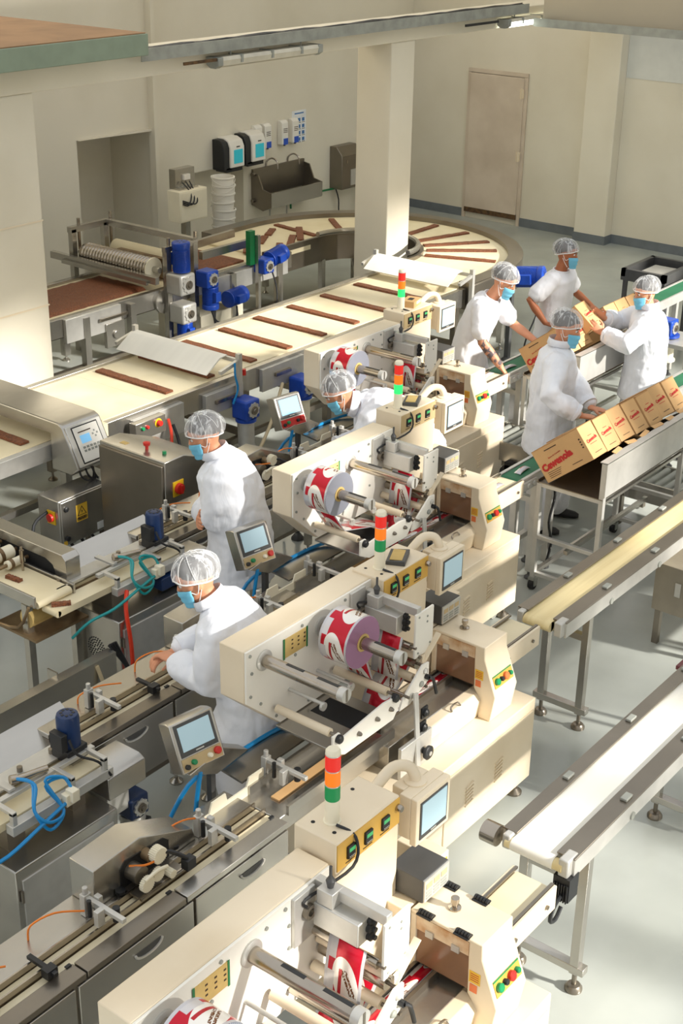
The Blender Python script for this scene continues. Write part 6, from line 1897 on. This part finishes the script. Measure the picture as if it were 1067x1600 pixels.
def person(label, loc, rz, H, lean, bend, head_yaw, head_pitch, lh, rh, coat, skin='skin', hair='hair', lp=(0, 0.3, -1), rp=(0, -0.3, -1), lcurl=0.5, rcurl=0.5, feet=None, ldir=None, rdir=None, tattoo=False, lpalm=(0, 0, -1), rpalm=(0, 0, -1), twist=0.0, bulk=1.0):
    """standing figure facing +x; hands are local targets in metres"""
    s = H / 1.75
    t = thing('person', label, 'person', loc, rz)
    ly, lx = math.sin(lean), math.cos(lean)
    hip = Vector((0, 0, 0.93 * s))
    def sp(u):                                    # point on the curved spine
        a = lean + bend * max(0, u) / 0.5 * 0.5
        return hip + Vector((math.sin(a) * u, 0, math.cos(a) * u)) * s
    def sdir(u):
        return (sp(u + 0.02) - sp(u - 0.02)).normalized()
    Y = Vector((math.sin(twist) * -1, math.cos(twist), 0))
    def ring(u, wy, wx, c=None):
        d = sdir(u)
        f = Y.cross(d).normalized()
        return (c if c is not None else sp(u), f * wx * s, Y * wy * s)
    shl = {1: sp(0.455) + Y * 0.175 * s, -1: sp(0.455) - Y * 0.175 * s}
    nb = sp(0.54)
    hd_dir = (sdir(0.5) * 0.6 + Vector((math.sin(head_pitch) * 0.9, 0, 1)) * 0.6).normalized()
    hc = nb + hd_dir * 0.138 * s + Vector((0.02, 0, 0)) * s
    HM = Matrix.Translation(hc) @ Matrix.Rotation(head_yaw, 4, 'Z') @ Matrix.Rotation(head_pitch, 4, 'Y') @ Matrix.Scale(s, 4)
    arms = {}
    for sd, tg, pole in ((1, lh, lp), (-1, rh, rp)):
        e, w = ik(shl[sd], tg, 0.285 * s, 0.265 * s, pole)
        arms[sd] = (shl[sd], e, w)
    # ---- body: one surface
    b = MB()
    b.loft([ring(-0.14, 0.14, 0.09), ring(-0.05, 0.165, 0.11), ring(0.08, 0.15, 0.10), ring(0.2, 0.14, 0.095), ring(0.32, 0.16, 0.105), ring(0.42, 0.155, 0.092), ring(0.475, 0.12, 0.07), ring(0.515, 0.07, 0.06)], 18)
    limb(b, [(sp(0.48), 0.062 * s), (nb, 0.056 * s), (hc - hd_dir * 0.05 * s, 0.054 * s)])
    h = MB().loft([((x, 0, z), (wx, 0, 0), (0, wy, 0)) for z, wx, wy, x in HEADR], 24)
    h.loft([((0.086, 0, 0.028), (0.006, 0, 0), (0, 0.008, 0)), ((0.098, 0, 0.005), (0.010, 0, 0), (0, 0.010, 0)), ((0.106, 0, -0.016), (0.013, 0, 0), (0, 0.015, 0)), ((0.096, 0, -0.03), (0.010, 0, 0), (0, 0.013, 0))], 10)   # nose
    h.loft([((0.078, -0.05, 0.036), (0.006, 0, 0), (0, 0, 0.006)), ((0.092, -0.022, 0.042), (0.008, 0, 0), (0, 0, 0.007)), ((0.092, 0.022, 0.042), (0.008, 0, 0), (0, 0, 0.007)), ((0.078, 0.05, 0.036), (0.006, 0, 0), (0, 0, 0.006))], 8)    # brow
    for y in (-1, 1):
        h.ball((-0.004, y * 0.077, -0.008), 0.03, 10, (0.62, 0.28, 1.05))
    h.loft([((0.082, -0.022, -0.062), (0.004, 0, 0), (0, 0, 0.004)), ((0.088, 0, -0.060), (0.010, 0, 0), (0, 0, 0.010)), ((0.082, 0.022, -0.062), (0.004, 0, 0), (0, 0, 0.004))], 8)       # lips
    xf(h, HM, b)
    for sd in (1, -1):
        a, e, w = arms[sd]
        limb(b, [(a, (0.048 if coat else 0.056) * s), (a.lerp(e, 0.5), (0.042 if coat else 0.047) * s), (e, (0.036 if coat else 0.039) * s), (e.lerp(w, 0.35), 0.040 * s), (w, 0.026 * s)])
        dd = (ldir if sd == 1 else rdir) or (w - e)
        hand(b, w, dd, lpalm if sd == 1 else rpalm, lcurl if sd == 1 else rcurl, -sd, s)
    fe = feet or [(0.02, 0.11), (-0.02, -0.11)]
    legs = {}
    for sd, (fx, fy) in zip((1, -1), fe):
        a = Vector((0, sd * 0.085 * s, 0.90 * s))
        k, w = ik(a, (fx, fy, 0.085 * s), 0.42 * s, 0.42 * s, (1, 0.1 * sd, 0))
        legs[sd] = (a, k, w)
        limb(b, [(a, 0.085 * s), (a.lerp(k, 0.5), 0.068 * s), (k, 0.052 * s), (k.lerp(w, 0.35), 0.050 * s), (w, 0.034 * s)])
    bo = b.build('body', skin, t)
    md = bo.modifiers.new('skin', 'REMESH')
    md.mode, md.voxel_size, md.use_smooth_shade = 'VOXEL', 0.0058, True
    sm = bo.modifiers.new('smooth', 'SMOOTH')
    sm.factor, sm.iterations = 0.5, 3
    # ---- face details
    def hp(mb, nm, mt, par=t, bev=0):
        mb.v = [tuple(HM @ Vector(p)) for p in mb.v]
        return mb.build(nm, mt, par)
    for y in (-0.031, 0.031):
        ey = hp(MB().ball((0.083, y, 0.018), 0.0105, 12), 'eye', 'eyew')
        hp(MB().lathe([(0.0068, 0), (0.006, 0.0025), (0.001, 0.003)], (0.0925, y, 0.018), 12, (1, 0, 0)), 'iris', 'eyed', ey)
        hp(MB().tube([(0.088, y - 0.02, 0.038), (0.096, y, 0.045), (0.088, y + 0.02, 0.038)], 0.0045, 6, 3), 'eyebrow', hair)
    # mask with folds and ear loops
    vs, fs = [], []
    nu, nv = 18, 12
    for j in range(nv + 1):
        z = -0.118 + 0.108 * j / nv
        wx, wy, ox = head_r(max(z, -0.105))
        fold = 0.0025 * math.sin(j / nv * PI * 6)
        for i in range(nu + 1):
            a = (i / nu - 0.5) * 2.3
            bul = 0.012 + fold + 0.014 * max(0, math.cos(a * 1.4)) * (1 if j < nv - 1 else 0.6)
            if j == nv:
                bul = 0.006 + 0.014 * max(0, math.cos(a * 2.6))
            vs.append((ox + (max(wx, 0.05) + bul) * math.cos(a), (max(wy, 0.042) + 0.007) * math.sin(a), z))
    for j in range(nv):
        for i in range(nu):
            q = j * (nu + 1) + i
            fs.append((q, q + 1, q + nu + 2, q + nu + 1))
    mk = hp(MB().add(vs, fs), 'face_mask', 'mask')
    sd_ = mk.modifiers.new('cloth', 'SOLIDIFY')
    sd_.thickness = 0.002 * s
    for y in (-1, 1):
        for z0 in (-0.022, -0.100):
            hp(MB().tube([(0.046, y * 0.069, z0), (0.02, y * 0.079, -0.03 + z0 * 0.35), (-0.008, y * 0.086, 0.012 if z0 > -0.05 else -0.02)], 0.0024, 5, 4), 'ear_loop', 'strap', mk)
    # hair and hair net
    def dome(rx, ry, rz_, cz, lo, seed, puff, nu=30, nv=14):
        vs, fs = [], []
        for j in range(nv + 1):
            e = -lo + (PI / 2 + lo) * j / nv
            for i in range(nu):
                a = 2 * PI * i / nu
                back = max(0, -math.cos(a))
                rim_ = -0.30 + 0.36 * max(0, math.cos(a)) - 0.50 * back + lo
                ee = rim_ + (PI / 2 - rim_) * j / nv
                k = 1 + puff * (0.5 * math.sin(a * 7 + seed) * math.cos(ee) * (1 - j / nv) + noise.noise((math.cos(a) * 2 + seed, math.sin(a) * 2, ee * 2)) * 0.9)
                if j == 0:
                    k *= 0.955
                vs.append((-0.012 + rx * k * math.cos(a) * math.cos(ee) - 0.012 * back, ry * k * math.sin(a) * math.cos(ee), cz + rz_ * k * math.sin(ee)))
        for j in range(nv):
            for i in range(nu):
                i2 = (i + 1) % nu
                fs.append((j * nu + i, j * nu + i2, (j + 1) * nu + i2, (j + 1) * nu + i))
        fs.append(tuple(nv * nu + i for i in range(nu)))
        return MB().add(vs, fs), vs[:nu]
    sdv = len(label) * 0.7
    m_, _ = dome(0.099, 0.080, 0.082, 0.046, 0.06, sdv, 0.02, 24, 8)
    hp(m_, 'hair', hair)
    m_, rim = dome(0.122, 0.102, 0.102, 0.048, 0.0, sdv, 0.045)
    hn = hp(m_, 'hair_net', 'net')
    hp(MB().tube([tuple(p) for p in rim] + [tuple(rim[0])], 0.0045, 6, 0), 'elastic_band', 'strap', hn)
    # pleats gathered in the net
    pl_ = MB()
    for q in range(9):
        a = 2 * PI * q / 9 + sdv
        pl_.tube([(-0.012 + 0.124 * math.cos(a) * math.cos(e), 0.104 * math.sin(a) * math.cos(e), 0.048 + 0.104 * math.sin(e)) for e in (0.0, 0.35, 0.7, 1.05, 1.35)], 0.0010, 4, 3)
    hp(pl_, 'net_folds', 'strap', hn)
    # ---- clothes
    c = MB()
    if coat:
        hem = -0.27
        B_ = bulk
        rr = [ring(0.540, 0.074, 0.070), ring(0.508, 0.135, 0.098), ring(0.468, 0.196 * B_, 0.124 * B_), ring(0.38, 0.212 * B_, 0.148 * B_), ring(0.26, 0.210 * B_, 0.156 * B_), ring(0.10, 0.216 * B_, 0.158 * B_), ring(-0.03, 0.226 * B_, 0.166 * B_)]
        for u, wy, wx in ((-0.15, 0.236 * B_, 0.176 * B_), (hem, 0.250 * B_, 0.190 * B_)):
            rr.append((hip + Vector((0.01, 0, u * s)), Vector((wx * s, 0, 0)), Y * wy * s))
        c.loft(rr, 24)
        for sd in (1, -1):
            a, e, w = arms[sd]
            en = e.lerp(w, 0.80)
            limb(c, [(a + Y * sd * -0.02 * s, 0.084 * B_ * s), (a.lerp(e, 0.45), 0.080 * B_ * s), (e, 0.076 * B_ * s), (e.lerp(w, 0.4), 0.073 * B_ * s), (en, 0.064 * B_ * s)], 18)
            MB().ring(e.lerp(w, 0.79), e.lerp(w, 0.88), 0.066 * B_ * s, 0.054 * s, 22).build('cuff', 'coat', t)
    else:
        B_ = bulk
        rr = [ring(0.515, 0.085, 0.075), ring(0.49, 0.14, 0.095), ring(0.455, 0.186 * B_, 0.114 * B_), ring(0.36, 0.19 * B_, 0.130 * B_), ring(0.24, 0.180 * B_, 0.126 * B_), ring(0.08, 0.186 * B_, 0.130 * B_), ring(-0.04, 0.196 * B_, 0.138 * B_), ring(-0.13, 0.202 * B_, 0.144 * B_)]
        c.loft(rr, 24)
        for sd in (1, -1):
            a, e, w = arms[sd]
            limb(c, [(a + Y * sd * -0.02 * s, 0.078 * B_ * s), (a.lerp(e, 0.4), 0.074 * B_ * s), (a.lerp(e, 0.72), 0.078 * B_ * s)], 16)
    co = c.build('work_coat' if coat else 'tee_shirt', 'coat' if coat else 'tee', t)
    md = co.modifiers.new('cloth', 'REMESH')
    md.mode, md.voxel_size, md.use_smooth_shade = 'VOXEL', 0.0115, True
    sm = co.modifiers.new('smooth', 'SMOOTH')
    sm.factor, sm.iterations = 0.5, 4
    for nm, sc_, st in (('soft folds', 0.15, 0.034), ('creases', 0.06, 0.010)):
        if nm not in D.textures:
            tx_ = D.textures.new(nm, 'CLOUDS')
            tx_.noise_scale = sc_
        dp = co.modifiers.new('folds', 'DISPLACE')
        dp.texture = D.textures[nm]
        dp.strength = st * s * (1.15 if coat else 0.75)
        dp.mid_level = 0.4
        dp.texture_coords = 'GLOBAL'
    if coat:
        # stand-up collar with two points, front seam, buttons
        N_ = 20
        vs, fs = [], []
        for j in range(3):
            for i in range(N_ + 1):
                a = 0.30 + (2 * PI - 0.6) * i / N_
                d = sdir(0.52)
                f = Y.cross(d).normalized()
                k = (1.0, 1.10, 1.22)[j]
                hgt = (0.03, 0.088, 0.04)[j]
                vs.append(sp(0.515) + f * 0.078 * k * s * math.cos(a) + Y * 0.076 * k * s * math.sin(a) + d * hgt * s)
        for j in range(2):
            for i in range(N_):
                q = j * (N_ + 1) + i
                fs.append((q, q + 1, q + N_ + 2, q + N_ + 1))
        cl = MB().add(vs, fs).build('collar', 'coat', co)
        q = cl.modifiers.new('cloth', 'SOLIDIFY')
        q.thickness = 0.005
        for u in (0.40, 0.28, 0.14):
            d = sdir(u)
            f = Y.cross(d).normalized()
            p = sp(u) + f * (0.153 if u < 0.35 else 0.143) * s
            MB().lathe([(0.008, 0), (0.008, 0.003), (0.001, 0.004)], p, 12, f).build('button', 'strap', co)
    else:
        MB().tube([sp(0.52) + (Y.cross(sdir(0.5)).normalized() * math.cos(a) * 0.074 + Y * math.sin(a) * 0.082) * s for a in [2 * PI * i / 20 for i in range(21)]], 0.008, 8, 0).build('neckband', 'tee', co)
    tr = MB()
    tr.loft([ring(0.10, 0.155, 0.112), ring(0.0, 0.172, 0.125), ring(-0.10, 0.172, 0.12), ring(-0.14, 0.13, 0.09)], 18)
    for sd in (1, -1):
        a, k, w = legs[sd]
        limb(tr, [(a + Vector((0, 0, -0.02)), 0.112 * s), (a.lerp(k, 0.5), 0.106 * s), (k, 0.096 * s), (k.lerp(w, 0.5), 0.096 * s), (k.lerp(w, 0.95), 0.102 * s)], 16)
    to = tr.build('trousers', 'trouser', t)
    md = to.modifiers.new('cloth', 'REMESH')
    md.mode, md.voxel_size, md.use_smooth_shade = 'VOXEL', 0.0125, True
    sm = to.modifiers.new('smooth', 'SMOOTH')
    sm.factor, sm.iterations = 0.5, 3
    dp = to.modifiers.new('folds', 'DISPLACE')
    dp.texture = D.textures['soft folds']
    dp.strength = 0.018
    dp.texture_coords = 'GLOBAL'
    for sd in (1, -1):
        w = legs[sd][2]
        MB().loft([((w.x - 0.085 * s, w.y, 0.03 * s), (0, 0.022 * s, 0), (0, 0, 0.026 * s)), ((w.x - 0.06 * s, w.y, 0.045 * s), (0, 0.036 * s, 0), (0, 0, 0.045 * s)), ((w.x, w.y, 0.052 * s), (0, 0.04 * s, 0), (0, 0, 0.052 * s)),
                   ((w.x + 0.09 * s, w.y, 0.034 * s), (0, 0.045 * s, 0), (0, 0, 0.034 * s)), ((w.x + 0.155 * s, w.y, 0.026 * s), (0, 0.040 * s, 0), (0, 0, 0.026 * s)), ((w.x + 0.185 * s, w.y, 0.02 * s), (0, 0.018 * s, 0), (0, 0, 0.016 * s))], 14).build('shoe', 'shoe', t)
    if tattoo:
        a, e, w = arms[-1]
        st = MB()
        limb(st, [(a.lerp(e, 0.70), 0.0495 * s), (e, 0.0415 * s), (e.lerp(w, 0.35), 0.0425 * s), (e.lerp(w, 0.93), 0.0300 * s)], 18)
        st.build('tattooed_forearm', 'tattoo', t, label='tattooed right forearm')
    return t


def local(loc, rz, p):
    v = Matrix.Rotation(-rz, 3, 'Z') @ (Vector(p) - Vector(loc))
    return tuple(v)


R = math.radians
# A: standing with folded arms by the steel cabinet
person('person in white coat and hair net standing with folded arms beside the tall steel cabinet', (5.81, 5.28, 0), R(128), 1.74, R(6), R(16), R(12), R(22), (0.20, -0.10, 1.10), (0.24, 0.06, 1.06), True,
       lp=(-0.2, 1, -0.6), rp=(-0.2, -1, -0.6), ldir=(0.15, -1, 0.1), rdir=(0.1, 1, 0.1), lpalm=(-1, 0, 0), rpalm=(-1, 0, 0), lcurl=0.5, rcurl=0.5, bulk=1.2)
# B: leaning over the infeed
L_ = (4.51, 4.02, 0)
person('person in white coat leaning over a steel infeed conveyor with hands on it', L_, R(118), 1.71, R(11), R(22), R(20), R(24), local(L_, R(118), (4.29, 4.36, 1.06)), local(L_, R(118), (4.38, 4.46, 1.03)), True,
       lp=(-0.5, 0.4, -1.0), rp=(-0.4, -0.8, -0.7), lcurl=0.55, rcurl=0.6, bulk=1.16)
# C: bending low behind the third machine
L_ = (7.61, 5.20, 0)
person('person in white coat bending low behind the wrapping machine with the silver reel', L_, R(132), 1.79, R(26), R(50), R(4), R(34), local(L_, R(132), (7.05, 5.62, 0.92)), local(L_, R(132), (7.28, 5.72, 0.92)), True, lp=(-0.5, 0.4, -1), rp=(-0.5, -0.4, -1), bulk=1.12)
# D: tattooed arm, tee shirt
L_ = (9.75, 6.19, 0)
person('person in white tee shirt with a tattooed forearm, sorting bars on the green belt', L_, R(-78), 1.77, R(9), R(22), R(-2), R(28), local(L_, R(-78), (10.02, 5.70, 1.05)), local(L_, R(-78), (9.62, 5.78, 0.90)), False,
       lp=(-0.6, 0.6, -0.3), rp=(-0.5, -0.7, -0.2), tattoo=True, lcurl=0.4, rcurl=0.5, hair='hair', bulk=1.08)
# E: tee shirt, upright, looking right
L_ = (11.08, 6.14, 0)
person('person in white tee shirt standing upright at the back, looking to the right', L_, R(-84), 1.67, R(2), R(6), R(8), R(6), (0.26, 0.26, 1.02), (0.05, -0.28, 0.95), False, skin='skin_dark', bulk=1.14, lp=(-0.4, 0.7, -0.5), rp=(-0.8, -0.7, 0), rdir=(1, 0.2, -0.2))
# F: at the front trolley
L_ = (8.85, 4.86, 0)
person('person in white coat at the front trolley with hands on its cartons', L_, R(-62), 1.76, R(0), R(5), R(-16), R(14), local(L_, R(-62), (8.84, 4.50, 1.05)), local(L_, R(-62), (8.60, 4.47, 1.09)), True,
       lp=(-0.6, 0.8, -0.4), rp=(-0.6, -0.9, -0.3), ldir=(1, 0.1, -0.2), rdir=(1, 0.35, -0.15), lcurl=0.25, rcurl=0.25, feet=[(0.10, 0.20), (-0.04, -0.14)], bulk=1.06)
# G: lifting a carton
L_ = (10.47, 4.89, 0)
person('person in white coat seen in profile lifting a carton with both hands, at the right', L_, R(124), 1.66, R(0), R(4), R(24), R(14), local(L_, R(124), (10.16, 5.15, 1.20)), local(L_, R(124), (10.36, 5.25, 1.26)), True,
       lp=(-0.3, 1, -0.5), rp=(-0.3, -1, -0.5), ldir=(0.8, -0.1, 0.6), rdir=(0.8, 0.1, 0.6), lpalm=(0.3, -1, 0), rpalm=(0.3, 1, 0), lcurl=0.35, rcurl=0.35, bulk=1.12)
